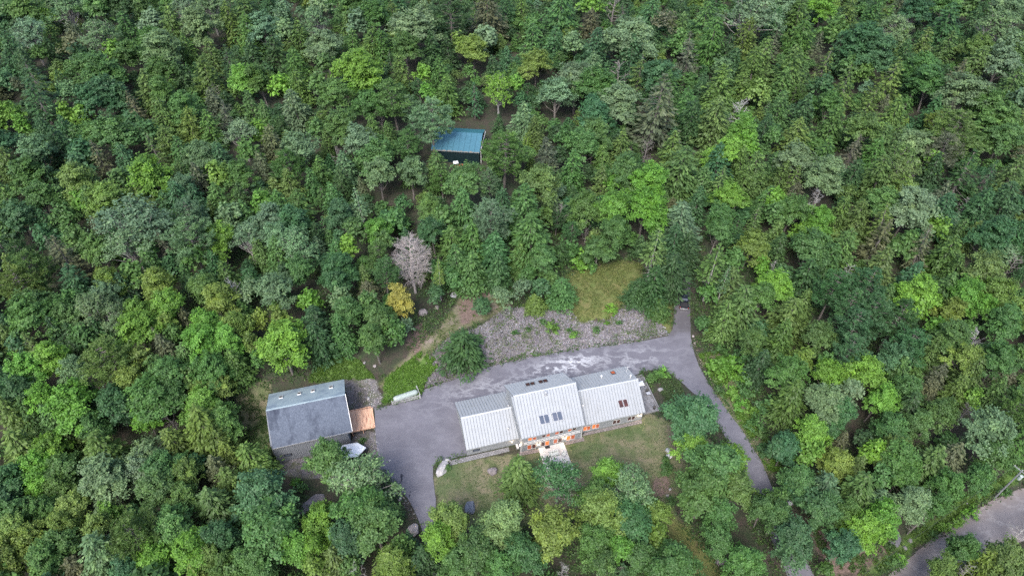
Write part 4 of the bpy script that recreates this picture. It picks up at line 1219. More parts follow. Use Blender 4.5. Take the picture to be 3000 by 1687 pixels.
# ------------------------------------------------------------------ tree prototypes (numpy leaf sprays + tubed wood)
def unit(v):
    return v / (np.linalg.norm(v, axis=-1, keepdims=True) + 1e-9)

def sprays(c, n, s, asp, rr, t=None):
    """leaf-sized rhombic faces: centres c, normals n, half length s, width ratio asp, optional long axis t"""
    n = unit(n)
    if t is None:
        t = rr.normal(size=c.shape)
    t = unit(t - n * (t * n).sum(-1, keepdims=True))
    b = np.cross(n, t)
    s = np.broadcast_to(np.asarray(s, float).reshape(-1, 1) if np.ndim(s) else np.full((len(c), 1), s), (len(c), 1))
    return np.stack([c + t * s, c + b * s * asp + t * s * 0.15, c - t * s, c - b * s * asp + t * s * 0.15], 1)

def broadleaf(seed, R=4.5, H=13.0, zc=8.6, rz=4.6, clumps=120, per=52, leaf=0.25, cr=0.95, lob=0.28, limbs=11, spiky=0.75, subs=None):
    rr = np.random.default_rng(seed)
    # the crown is a bunch of leafy masses, each carried by its own limb
    ns = int(rr.integers(6, 10)) if subs is None else subs
    ga = rr.uniform(0, 6.28)
    sc_, sr_ = [], []
    for i in range(ns):
        a = ga + i * 2.399 + rr.normal(0, 0.25)
        f = (i + 0.5) / ns
        rho = R * (0.62 - 0.50 * f ** 1.5) * rr.uniform(0.75, 1.2)
        zz = zc - rz * 0.45 + rz * 1.05 * f + rr.normal(0, 0.3)
        sc_.append((math.cos(a) * rho, math.sin(a) * rho, zz))
        sr_.append(R * rr.uniform(0.36, 0.56) * (1.08 - 0.25 * f))
    sc_.append((0, 0, zc)); sr_.append(R * 0.52)
    sc_ = np.array(sc_); sr_ = np.array(sr_)
    pick = rr.choice(len(sr_), clumps, p=sr_ ** 2 / (sr_ ** 2).sum())
    d = unit(rr.normal(size=(clumps, 3)))
    d[:, 2] = np.where(d[:, 2] < -0.25, -d[:, 2] * 0.7, d[:, 2]); d = unit(d)
    shell = np.where(rr.random(clumps) < 0.85, rr.uniform(0.82, 1.08, clumps), rr.uniform(0.2, 0.8, clumps))
    C = sc_[pick] + d * (sr_[pick] * shell)[:, None] * np.array([1, 1, 0.85 + lob * 0.3])
    od = unit(C - np.array([0, 0, zc - rz * 0.4]))
    lobe_v = rr.normal(0, 0.07, len(sr_))
    sizes = rr.uniform(0.6, 1.25, clumps) * cr
    Q, V = [], []
    for k in range(clumps):
        m = int(per * sizes[k] / cr * rr.uniform(0.7, 1.2))
        out_ = d[k] * 0.6 + od[k] + rr.normal(0, 0.35, 3); out_[2] *= 0.55
        out_ = out_ / (np.linalg.norm(out_) + 1e-9)
        p = rr.normal(size=(m, 3)) * np.array([0.40, 0.40, 0.20]) * sizes[k]
        p += out_ * (rr.uniform(-0.9, 1.1, (m, 1)) * spiky * sizes[k])
        p[:, 2] += -0.12 * (p[:, :2] ** 2).sum(1)
        nrm = rr.normal(size=(m, 3)) * 0.6 + np.array([0, 0, 0.8]) + d[k] * 0.75 + od[k] * 0.2
        Q.append(sprays(C[k] + p, nrm, leaf * rr.uniform(0.7, 1.3, m), 0.62, rr))
        V.append(np.clip(rr.normal(0.42, 0.16) + lobe_v[pick[k]] + rr.normal(0, 0.07, m), 0, 1))
    wood = MB()
    lean = rr.normal(0, 0.25, 2)
    wood.tube([(0, 0, -0.6), (lean[0] * .4, lean[1] * .4, zc * 0.5), (lean[0], lean[1], zc + rz * 0.35)], [0.26, 0.19, 0.07], 6)
    order = rr.permutation(clumps)[:limbs]
    for k in order:
        z0 = rr.uniform(0.35, 0.8) * zc
        f = z0 / (zc + rz * .35)
        p0 = np.array([lean[0] * f, lean[1] * f, z0]); p2 = C[k]
        p1 = p0 * 0.5 + p2 * 0.5 + np.array([0, 0, -0.5])
        wood.tube([tuple(p0), tuple(p1), tuple(p2)], [0.11, 0.07, 0.02], 4)
    return np.concatenate(Q), np.concatenate(V), wood, dict(R=R, H=H)

def conifer(seed, R=3.0, H=13.0, z0=1.2, levels=20, per=9, shape=0.85, droop=0.25, leaf=0.30, dens=13, ragged=0.18, bare=0.0, wide=0.34, tuft=False):
    rr = np.random.default_rng(seed)
    Q, V = [], []
    wood = MB()
    wood.tube([(0, 0, -0.6), (0, 0, H * 0.5), (0, 0, H * 0.98)], [0.24, 0.15, 0.03], 6)
    for l in range(levels):
        f = (l + rr.uniform(-0.3, 0.3)) / (levels - 1)
        f = min(max(f, 0), 1)
        z = z0 + (H - z0) * f
        L = R * ((1 - f) ** shape) * (0.72 + 0.28 * min(1, f * 6)) + 0.18
        nb_ = max(4, int(per * (0.55 + 0.45 * (1 - f))))
        a0 = rr.uniform(0, 6.28)
        for b in range(nb_):
            a = a0 + 2 * math.pi * b / nb_ + rr.normal(0, 0.15)
            l2 = L * (1 + rr.normal(0, ragged))
            if rr.random() < bare:
                wood.tube([(0, 0, z), (math.cos(a) * l2 * .8, math.sin(a) * l2 * .8, z - droop * l2)], [0.035, 0.012], 3)
                continue
            m = max(4, int(dens * l2 / R + 3))
            t = rr.uniform(0.22, 1.0, m) ** 0.8
            side = rr.uniform(-1, 1, m) * wide * (1.15 - t * 0.75) * l2
            dx, dy = math.cos(a), math.sin(a)
            rad = t * l2
            zz_ = z - droop * rad * (0.4 + 0.6 * t) + rr.normal(0, 0.07, m) + 0.12 * (t > 0.85)
            c = np.stack([dx * rad - dy * side, dy * rad + dx * side, zz_], 1)
            ax_ = np.stack([np.full(m, dx) - dy * side * 1.2 / max(l2, .3), np.full(m, dy) + dx * side * 1.2 / max(l2, .3), -droop * np.ones(m)], 1)
            nrm = rr.normal(size=(m, 3)) * 0.38 + np.array([dx * 0.35, dy * 0.35, 1.0])
            Q.append(sprays(c, nrm, leaf * rr.uniform(0.75, 1.35, m), 0.42, rr, ax_))
            V.append(np.clip(rr.normal(0.42, 0.14) + rr.normal(0, 0.07, m) + 0.16 * (t - 0.6), 0, 1))
            if bare and rr.random() < 0.5:
                wood.tube([(0, 0, z), (dx * l2 * .7, dy * l2 * .7, z - droop * l2 * .6)], [0.035, 0.012], 3)
    top = np.array([[0, 0, H - 0.1], [0, 0, H + 0.15]])
    return np.concatenate(Q), np.concatenate(V), wood, dict(R=R, H=H)

def pine(seed, R=4.4, H=15.0, levels=9, z0=6.0, tufts=26, leaf=0.34, lean=0.0):
    rr = np.random.default_rng(seed)
    Q, V = [], []
    wood = MB()
    wood.tube([(0, 0, -0.6), (0.1, 0, H * 0.5), (0.15, 0.1, H * 0.97)], [0.30, 0.2, 0.04], 6)
    for l in range(levels):
        f = l / (levels - 1)
        z = z0 + (H - z0) * f * 0.97
        L = R * (math.sin(math.pi * (0.30 + 0.66 * f)) ** 0.8) + 0.25
        nb_ = int(rr.integers(4, 7))
        a0 = rr.uniform(0, 6.28)
        for b in range(nb_):
            a = a0 + 2 * math.pi * b / nb_ + rr.normal(0, 0.25)
            l2 = L * rr.uniform(0.6, 1.18)
            rise = rr.uniform(0.05, 0.35)
            tip = np.array([math.cos(a) * l2, math.sin(a) * l2, z + rise * l2])
            wood.tube([(0, 0, z), tuple(tip * 0.5 + np.array([0, 0, z * .5 - .1])), tuple(tip)], [0.06, 0.04, 0.012], 4)
            vb = rr.normal(0.45, 0.13)
            nt_ = max(4, int(tufts * l2 / R))
            for _ in range(nt_):
                t = rr.uniform(0.35, 1.05)
                side = rr.normal(0, 0.22) * l2 * (1.2 - t * 0.6)
                c0 = np.array([math.cos(a) * l2 * t - math.sin(a) * side, math.sin(a) * l2 * t + math.cos(a) * side, z + rise * l2 * t + rr.normal(0, 0.12)])
                m = 9
                dv = unit(rr.normal(size=(m, 3)) * np.array([1, 1, 0.55]) + np.array([math.cos(a) * .5, math.sin(a) * .5, 0.7]))
                Q.append(sprays(c0 + dv * 0.22, np.cross(dv, rr.normal(size=(m, 3))) + np.array([0, 0, 0.5]), leaf, 0.22, rr, dv))
                V.append(np.clip(vb + rr.normal(0, 0.06, m), 0, 1))
    return np.concatenate(Q), np.concatenate(V), wood, dict(R=R, H=H)

def bare_tree(seed, R=3.6, H=12.0, z0=2.5, n=26, depth=3, w=0.22, conic=False, fork=5):
    rr = np.random.default_rng(seed)
    wood = MB()
    wood.tube([(0, 0, -0.6), (rr.normal(0, .15), rr.normal(0, .15), H * 0.5), (rr.normal(0, .3), rr.normal(0, .3), H * 0.97)], [w, w * 0.65, 0.03], 6)
    def br(p, d, L, r, lev):
        q = p + d * L
        mid = p + d * L * 0.5 + rr.normal(0, 0.06, 3) * L
        wood.tube([tuple(p), tuple(mid), tuple(q)], [r, r * 0.7, max(r * 0.34, 0.014)], 3, cap=False)
        if lev > 0:
            for k in range(fork):
                t = rr.uniform(0.25, 1.0)
                nd = unit(d + rr.normal(0, 0.62, 3) + np.array([0, 0, 0.08]))
                br(p + d * L * t, nd, L * rr.uniform(0.35, 0.55), max(r * 0.5, 0.018), lev - 1)
    for k in range(n):
        f = k / n
        z = z0 + (H - z0) * f * 0.95
        a = rr.uniform(0, 6.28)
        L = R * ((1 - f) ** 0.8 if conic else math.sin(math.pi * (0.28 + 0.66 * f)) ** 0.7) * rr.uniform(0.75, 1.1) + 0.3
        d = unit(np.array([math.cos(a), math.sin(a), -0.05 if conic else 0.45]))
        br(np.array([0, 0, z]), d, L * 0.72, 0.07, depth - 1)
    return None, None, wood, dict(R=R, H=H)

PROTO = {}
def proto(kind_, i, res):
    Q, V, wood, info = res
    e = dict(info)
    if Q is not None:
        me = np_mesh('crown', Q.reshape(-1, 3), 4, {'var': ('FLOAT', V)})
        me.materials.append(MAT_LEAF)
        e['crown'] = me; e['Q'] = Q; e['V'] = V
    wm = wood.mesh('trunk')
    e['wood'] = wm
    PROTO.setdefault(kind_, []).append(e)
for i in range(8):
    proto('M', i, broadleaf(100 + i, clumps=150 + 10 * i, per=62, leaf=0.215, cr=0.85, rz=4.2 + 0.25 * i, H=12.6 + 0.3 * i, zc=8.3 + 0.1 * i, lob=0.22 + 0.04 * i))
for i in range(3):
    proto('B', i, broadleaf(200 + i, clumps=260, per=19, leaf=0.19, cr=0.6, spiky=1.15, lob=0.3, limbs=80, rz=4.8))
for i in range(5):
    proto('C', i, conifer(300 + i, R=3.4, H=12.5, levels=22, per=12, shape=0.48 + 0.06 * i, droop=0.30, leaf=0.31, dens=15, ragged=0.26, wide=0.32))
for i in range(4):
    proto('S', i, conifer(400 + i, R=3.2, H=14.5, z0=2.0, levels=21, per=8, shape=0.85, droop=0.10 + 0.06 * i, leaf=0.30, dens=15, ragged=0.2, bare=0.10 + 0.06 * i, wide=0.26))
for i in range(4):
    proto('P', i, pine(500 + i))
for i in range(3):
    proto('D', i, bare_tree(600 + i, n=20, depth=3, fork=4))
proto('X', 0, bare_tree(650, R=4.6, H=13, z0=2.6, n=74, depth=3, w=0.3, fork=7))
proto('F', 0, bare_tree(660, R=3.0, H=12, n=16, depth=2, fork=4))
for i in range(2):                      # tall bare-stemmed spruce
    proto('T', i, conifer(700 + i, R=3.0, H=16, z0=7.5, levels=14, per=8, shape=0.75, droop=0.12, leaf=0.30, dens=14, bare=0.12, wide=0.28))
    for e in (PROTO['T'][-1],):
        w_ = MB(); rr_ = random.Random(i)
        w_.tube([(0, 0, -0.6), (0, 0, 8), (0, 0, 15.7)], [0.24, 0.17, 0.03], 6)
        for k in range(26):
            z = 2.2 + k * 0.24; a = rr_.uniform(0, 6.28); L = rr_.uniform(0.6, 1.9)
            w_.tube([(0, 0, z), (math.cos(a) * L, math.sin(a) * L, z - 0.2 * L)], [0.04, 0.012], 3)
        e['wood'] = w_.mesh('trunk')

for k, L_ in PROTO.items():
    for e in L_:
        e['wood'].materials.append(MAT_DEAD if k in 'DXFTB' else MAT_BARK)

TINT = {'g': (0.076, 0.163, 0.045), 'd': (0.046, 0.102, 0.037), 'b': (0.056, 0.136, 0.054), 's': (0.118, 0.202, 0.101), 'l': (0.118, 0.257, 0.039),
        'p': (0.165, 0.255, 0.103), 'y': (0.134, 0.215, 0.047), 'o': (0.096, 0.166, 0.045), 'w': (.098, .118, .066), 'k': (.30, .31, .075)}
CNAME = {'p': 'pale green', 'g': 'mid-green', 'd': 'dark green', 'b': 'blue-green', 's': 'silvery green', 'l': 'bright lime-green', 'y': 'yellow-green', 'o': 'olive-green', 'w': 'brownish', 'k': 'golden-yellow'}
# crown centre as a share of height, height for a crown radius
SHAPE = {'M': (.64, lambda R: 6.0 + 1.65 * R), 'B': (.64, lambda R: 6.5 + 1.6 * R), 'C': (.56, lambda R: 4.4 + 2.1 * R), 'S': (.54, lambda R: 4.5 + 2.5 * R),
         'P': (.66, lambda R: 7.5 + 1.8 * R), 'D': (.6, lambda R: 5.5 + 1.8 * R), 'X': (.58, lambda R: 6 + 1.7 * R), 'T': (.72, lambda R: 9.5 + 2.4 * R), 'F': (.6, lambda R: 4 + 2 * R),
         'H': (.5, lambda R: 1.0 + 0.5 * R)}
KNAME = {'M': ('broadleaf_tree', 'broadleaf tree', 'broadleaf tree'), 'B': ('broadleaf_tree', 'airy pale-twigged broadleaf tree', 'broadleaf tree'),
         'C': ('cedar_tree', 'dense cedar', 'cedar'), 'S': ('spruce_tree', 'pointed spruce', 'spruce'), 'T': ('spruce_tree', 'bare-stemmed tall spruce', 'spruce'),
         'P': ('pine_tree', 'plumed pine', 'pine'), 'D': ('dead_tree', 'leafless dead tree', 'dead tree'), 'X': ('dead_tree', 'leafless dead tree', 'dead tree'),
         'F': ('dead_tree', 'leafless dead tree', 'dead tree'), 'H': ('bush', 'low leafy bush', 'bush')}

TILES = {
'A': (0, 0, 2.579), 'B': (750, 0, 2.579), 'C': (1500, 0, 2.579), 'D': (2250, 0, 2.579),
'E': (0, 562, 2.579), 'F': (750, 562, 2.579), 'G': (1500, 562, 2.579), 'H': (2250, 562, 2.579),
'I': (0, 1124, 2.573), 'J': (650, 1250, 3.315), 'N': (1100, 1250, 3.315), 'K': (1500, 1124, 2.573), 'L': (2250, 1124, 2.573)}
TREES = {
'A': '''60 80 70 Mg;200 90 110 Mg;500 60 120 Bs;370 140 60 Ml;720 80 120 Mg;900 60 110 Md;1050 60 90 Mg;1330 30 90 Mg;1420 60 100 Bs;1580 40 120 Bs;1840 40 100 Co;220 270 120 Bs;360 250 80 Cg;560 240 60 Bw;560 350 90 Bw;740 270 130 Bs;960 230 90 Cg;1140 170 90 Ms;1280 180 110 Co;1520 190 140 Ms;1750 180 110 Co;1880 250 110 Cg;
70 400 110 Cd;200 480 80 Cd;300 420 60 Mg;400 390 70 Cd;860 390 70 Ml;970 420 100 Mg;1170 300 100 Mg;1230 380 130 Ms;1430 370 90 Co;1600 420 90 Co;1730 500 90 Sd;1900 420 90 Cd;640 530 110 Mg;770 560 130 Mg;610 440 80 Md;1200 560 110 Mg;1120 680 110 Co;1400 580 100 Cd;1570 600 120 Co;1850 600 110 Ml;30 620 80 Mb;140 650 50 Bw;280 650 130 Sd;330 800 120 Sd;520 700 70 Bs;800 700 130 Mb;700 780 110 Mb;930 760 100 Cd;1240 700 100 Mg;1640 800 90 Cw;1620 720 50 Dg;1700 900 70 Sw;1900 800 80 Cg;
60 880 100 Ml;170 960 60 Ml;500 870 60 Ml;620 880 70 Ml;1050 850 90 Sw;1260 900 110 Co;1400 830 110 Mg;1430 980 110 Cy;1570 970 100 Cg;1820 1010 110 Bs;330 1000 80 Cd;480 1000 80 Cb;600 1020 60 Mg;700 1030 100 Mg;850 1030 140 Mg;1020 960 90 Mb;1120 1010 90 Mb;1270 1060 90 Co;40 1080 100 Mb;280 1180 140 Ms;430 1100 110 Cd;630 1140 90 Mb;770 1220 90 Sw;960 1210 90 Cb;1180 1160 90 So;1370 1180 100 Cg;1520 1160 100 Ms;1680 1190 90 Cb;1870 1150 90 Mg;60 1250 100 Co;220 1340 130 Mg;400 1360 90 Cd;590 1260 80 Mb;640 1370 140 My;900 1370 90 Mg;1130 1320 160 Ml;1380 1330 80 Co;1500 1350 90 Cw;1660 1330 90 My;1820 1330 100 Mg;1390 1430 100 Ms''',
'B': '''100 50 90 Cd;200 110 90 Bs;470 60 80 Ms;700 60 110 Mg;1080 30 80 Cb;900 110 110 Mg;1040 120 70 Co;1280 80 70 Bs;1470 130 150 Pd;1750 110 130 Cw;1890 80 80 Cd;60 230 110 Ms;220 240 90 Ms;320 290 90 Co;450 170 100 Bs;520 340 120 Ms;680 220 60 Co;760 180 80 Ms;1180 210 150 Ms;960 340 80 Cg;1130 370 110 Mg;850 330 90 Co;720 350 80 Cg;300 500 100 Cg;140 400 100 Cd;520 500 80 Mg;780 520 150 Ml;860 600 90 Ml;740 650 60 Ml;1090 540 90 Co;1390 560 100 Cg;1440 700 100 Cg;1270 560 60 Ml;1290 700 60 Ml;1340 370 90 Cd;1460 380 80 Cd;1640 380 105 My;1740 290 90 Ms;1530 340 70 My;1810 540 80 Cd;1890 450 60 Cb;1830 680 120 Bl;1650 760 65 Sb;
40 620 100 Mg;190 650 80 Ml;330 660 90 Co;480 650 90 Mg;600 720 100 Mg;310 820 110 Cs;60 880 80 Cg;840 790 110 Mg;1040 740 120 Pg;1180 820 70 Ps;1320 920 140 Ps;640 950 120 Mg;40 1020 80 Ml;200 970 60 Cd;460 980 70 Mg;780 1050 110 Ms;900 980 80 Cg;350 1120 150 Ms;990 1020 70 Cg;100 1110 110 Cw;1140 1100 90 Pg;530 1080 60 Co;900 1200 130 Mg;680 1280 100 Cs;1170 1310 110 Ms;1370 1280 100 Cg;930 1330 120 Ms;480 1290 90 Cg;260 1250 100 Pg;60 1280 90 Cw;260 1390 90 Co;420 1390 80 Cg;1590 1370 130 Mg;1760 1400 80 Ps;810 1420 50 Cw;650 1400 90 Cd;1870 1180 150 Pg;950 895 45 Dg;620 1190 55 Dg''',
'C': '''80 80 70 Co;350 80 130 Cg;600 40 90 Ml;760 60 90 Fw;830 130 70 Sd;600 190 80 Cw;160 200 80 Mg;150 320 100 Cg;310 330 90 Cb;460 330 80 Ms;640 360 110 Cb;880 290 160 Ms;1050 130 110 Cb;1160 180 90 Bw;1280 90 70 Cd;1450 170 110 Cg;1270 220 80 Co;1500 300 130 Cg;1780 120 180 Bs;1750 300 120 Co;1260 330 80 Mg;900 430 120 Cb;180 470 95 My;620 500 80 Cs;30 640 60 Ml;820 560 90 Fw;950 570 100 So;1340 430 110 Sw;1110 560 120 Mb;1580 530 90 Bs;1880 430 110 Co;1830 530 110 Co;480 620 140 Ms;650 680 150 Mg;330 730 120 Ms;800 760 130 Ms;620 860 120 Mb;1070 850 190 Sw;1180 860 90 Sw;1580 680 140 Co;1730 640 80 Co;1420 680 60 Cd;1310 790 90 Cg;1850 700 80 My;1740 850 90 Ds;1530 900 130 Co;1350 900 110 Cd;1180 680 90 Cg;1740 990 100 Ml;1640 1140 120 Ml;1780 1110 90 Ml;1890 980 80 Cd;
90 900 100 Cs;180 980 80 Co;20 1150 100 Mg;390 1040 70 Mg;620 1020 120 Mg;560 1080 110 Mg;280 1190 110 Cw;810 1120 100 Co;1200 1060 60 Cb;1210 1160 130 Co;1250 1280 150 Co;1000 1160 70 Dw;450 1280 110 Cg;680 1200 80 Co;860 1290 130 Mg;1040 1370 140 Ml;200 1390 150 Mo;680 1370 90 Co;770 1400 70 Ml;1560 1250 120 Cb;1740 1230 100 Co;1430 1370 90 Cg;1560 1390 90 So;1750 1380 100 Co;1870 1300 110 Co;1600 400 90 Cd;1650 480 80 Cd''',
'D': '''130 60 110 Ms;60 190 90 Cb;240 150 110 Co;430 60 100 Ml;600 120 90 Co;780 100 100 Cg;860 190 100 Cg;990 70 70 Cw;1130 90 110 Mb;1320 60 100 Mg;1500 60 90 Mg;1550 170 80 Cd;1760 60 110 Ms;1880 50 80 Bs;1720 200 130 Bs;1820 330 90 Bs;40 330 70 Sw;250 290 110 Cg;510 230 90 Mg;700 330 140 Mb;820 430 130 Mb;980 230 120 Bs;1040 190 55 Ds;1000 350 90 Co;1180 350 90 Co;1350 200 120 Cb;1330 370 90 Co;1590 380 110 Mo;1560 480 100 Co;1760 480 110 Ms;1880 370 90 Co;190 520 130 Co;350 370 70 Sw;420 490 70 So;420 650 80 Mb;110 640 90 Cg;620 500 80 Mg;720 560 70 Mg;590 660 110 So;560 400 90 Cd;900 620 120 So;1040 450 90 Cd;1190 520 110 Mg;1230 640 110 Mg;1100 620 90 Cd;1400 600 90 Sw;1830 660 110 Co;1500 700 150 Ms;1640 800 130 Mg;1740 900 130 Mg;1780 1040 120 Mg;1610 1070 80 Mg;1910 750 80 Ms;1890 950 80 Co;
250 840 100 Cb;80 830 100 Cg;460 800 100 Mg;740 790 90 So;870 820 60 Cw;960 870 110 Co;1240 850 90 Cb;1370 870 80 Sw;1370 990 150 Po;1340 1130 110 Pw;220 1020 110 Co;470 930 110 Cg;690 980 140 Mo;860 1070 110 Co;40 1040 60 Mg;1110 1100 120 Ms;1240 1230 80 Ml;620 1180 100 Sw;980 1180 110 Bo;1000 1290 120 Bo;800 1190 100 Cg;430 1180 110 Cg;200 1210 120 Ms;80 1360 90 Co;180 1400 80 So;420 1340 130 Ms;620 1340 100 Cd;850 1350 130 Co;1030 1430 90 My;1250 1300 100 Cd;1450 1350 130 Sd;1650 1350 90 Sd;1850 1330 120 Co;1900 1200 60 Bw;30 1250 70 Cg''',
'E': '''50 50 90 Co;300 60 120 Mg;470 50 90 Cg;620 60 80 Ml;820 60 120 My;1090 40 90 Mo;1250 90 80 Cb;1330 60 110 Cb;1500 60 80 Cb;1660 50 90 Cg;1840 60 80 Cd;150 200 140 Mb;360 230 80 Cb;480 190 90 Mg;340 340 80 Mb;570 350 90 Mo;540 250 60 Cw;730 90 100 Cg;980 220 190 Bs;1000 400 140 Bs;1440 180 110 Ps;1440 380 150 Ps;1200 260 90 Bs;760 440 100 Mg;740 290 60 Cw;1250 430 80 Sw;1130 470 80 Mg;1650 350 110 Ml;1860 350 120 Bs;1740 180 90 Ms;1870 180 80 Cg;1600 130 50 Co;30 320 80 Mg;40 450 100 Sd;200 470 100 Pd;260 580 130 Po;70 600 80 Co;170 700 130 Po;420 470 80 Sw;500 530 120 Sw;380 760 80 Co;540 700 110 Cb;540 830 80 Mg;820 680 110 My;1000 620 90 Mg;930 740 90 Cb;790 790 100 Ms;1160 560 90 Cg;1220 720 130 My;1290 850 130 Ml;1530 740 100 Mo;1400 640 60 Cg;1480 500 90 Mg;1620 560 80 Cb;1730 630 90 Cg;1650 850 110 My;1750 770 90 Ds;1900 760 80 Bs;20 760 60 Mg;
280 860 130 Mg;450 930 100 Mg;210 980 150 Mg;730 900 130 Bs;870 950 100 Bs;560 970 100 Mg;430 1090 100 Cd;540 1110 80 Cd;80 1110 90 Co;160 1160 80 Mb;280 1190 90 So;620 1100 90 Mg;760 1050 90 Cd;1060 930 100 Ml;1040 1050 140 Ml;1200 1100 80 Cw;1280 1190 100 Cw;1400 970 70 Cw;1270 1010 80 My;1310 1080 70 Mg;1520 1130 130 Ml;1560 1010 120 Ml;1680 1130 110 Ml;1760 1020 100 My;230 1350 130 Ml;460 1270 130 Ml;560 1350 100 Ms;60 1370 90 Cb;850 1290 150 Po;1060 1270 90 My;1180 1330 80 Mg;1280 1380 120 Mg;960 1420 100 My;1400 1250 90 Co;1580 1350 120 Mg;1770 1300 100 Cg;1750 1180 80 Cg;1880 1000 60 My;1900 1150 60 My;1450 1400 80 Mg''',
'F': '''50 70 90 Ml;190 120 110 Cg;310 110 100 Cg;90 220 120 Ms;280 240 120 Mb;300 380 150 Bs;150 330 120 Ms;460 330 70 Cd;660 180 110 Mb;790 90 70 Ts;600 40 90 Cg;750 290 100 Mg;930 290 105 Ml;1050 220 90 Mg;960 390 90 Mg;700 430 90 Ml;600 500 90 Cg;940 500 90 Pg;960 600 90 Pb;1175 540 165 Xk 1.1;1375 600 48 Ty;820 650 70 Co;40 450 90 Co;150 480 110 Cg;350 600 120 Mg;170 740 140 Ms;600 600 120 Mb;620 700 110 Mb;410 820 85 Ml;640 830 100 Ms;680 950 120 Mg;850 860 100 Mg;920 980 120 Mg;900 1120 125 Mg;1060 1060 100 Mg;1080 840 108 Mk;40 960 70 My;180 960 80 My;200 1160 185 Ml;480 1000 110 Cd;490 1120 120 Cd;650 1060 110 Cg;1300 130 110 Mg;1340 320 110 Mb;1420 200 100 Mg;1550 110 120 Cg;1850 100 100 Cb;1760 220 150 Ps;1490 380 110 Cg;1530 520 120 Cg;1640 400 130 Cg;1620 580 120 Cg;1790 450 130 Cb;1820 590 110 Cb;1380 680 60 Cd 0.6;1560 1160 165 Cd 0.6;1710 850 80 Mb 0.45;1860 800 90 Bs 0.6;20 1280 60 Mg''',
'G': '''120 150 170 Cg;150 350 170 Cg;290 60 100 Cs;360 160 70 Fw;550 130 130 Mg;760 140 150 Ml;1000 120 170 Ml;750 280 130 Mg;560 280 60 Fw;630 370 70 Mo;650 440 110 Mg 0.8;420 480 100 Hg;520 550 80 Hl;600 560 60 Hg;250 500 110 Mg;50 480 90 Cg;70 740 85 Bs 0.8;210 720 80 Mb 0.8;180 830 75 Cy 0.6;370 740 105 Cg 0.7;1070 400 110 To;1280 250 150 Cs;1230 400 120 Cb;1335 450 110 Cd;1225 610 135 Cd;1050 700 125 Cd;930 740 90 Cd 0.8;1110 860 85 Cg 0.6;1530 520 115 To;1600 660 55 Ts;1690 700 130 Co;1740 860 150 Co;1640 60 130 Ml;1560 210 120 Mg;1540 300 110 Mg;1830 240 80 So;1400 80 90 Cb;1880 60 90 Cg;1800 400 120 My;1680 520 90 Mg;1480 760 80 Mg 0.7;1440 1000 70 Mg 0.6;1620 950 120 Co;1880 580 60 Ml;1870 800 110 Mg;1800 1130 120 Mg;1880 1300 100 Cd;1640 1330 110 Hl;1530 1340 90 Hl;1580 1200 70 Hg;1740 1270 80 Hg;1720 1400 90 Hl;300 1030 60 Hl;240 990 35 Hg;470 1080 35 Hl;120 1035 25 Hg;715 990 22 Hl;815 985 25 Hg;440 1040 25 Hg;760 890 50 Hl;640 1040 30 Hg;1080 1400 60 Hg;1140 1370 50 Hl;30 1060 30 Hg''',
'H': '''50 60 80 Ml;170 140 130 Mg;70 180 90 Mg;380 230 110 Ml;180 40 80 Cw;370 60 60 Ds;550 140 80 Co;700 180 100 Co;860 80 110 Mg;1060 130 150 Ms;1280 60 100 Cw;1330 160 120 Cb;1480 120 55 Fk;1600 100 110 Cb;1800 90 130 Cd;870 270 110 So;820 380 110 Sw;1270 260 90 Ml;1410 310 80 Cg;1500 320 80 Co;1680 350 130 Mb;1880 330 90 Cb;60 440 100 Cd;50 320 80 Co;240 320 80 Ml;300 430 150 Mg;430 530 110 Cg;560 410 110 Cg;1160 430 110 Sw;1060 380 80 Mg;980 420 80 Mg;1340 480 120 Cg;1400 600 90 Cg;850 580 140 Co;1060 640 90 Cb;1640 600 140 Mo;1840 560 70 Dw;40 590 45 Ds;60 740 110 Ml;280 650 120 Cd;600 620 60 Ds;480 760 140 Pb;720 720 120 Pb;620 880 130 Pb;780 950 140 Pb;960 980 130 Pb;640 1040 120 Pb;1060 1150 110 Pb;620 1220 110 Pb;1350 740 110 Cg;1150 770 140 Ml;1130 880 90 Ml;1530 780 120 Ml;1600 870 100 Ml;1710 760 130 My;1890 870 60 My;900 830 90 Cg;1340 900 100 My;1250 1030 80 Ml;1560 1130 80 Ds;
150 940 130 Co;250 860 90 Co;390 1120 110 Mo;100 1120 120 Cg;260 1260 80 My;160 1380 130 Mg;430 1290 60 Mg;1380 1110 130 Mg;1500 1270 110 My;1510 1370 100 Co;1740 1290 150 Mg;1780 990 110 Mg;1250 1200 90 Co;900 1250 120 Mb;1000 1370 110 Cg;1260 1400 80 Cw;750 1370 130 Ml;460 1410 100 Ml;590 1370 80 Ml;1890 1230 70 Mg''',
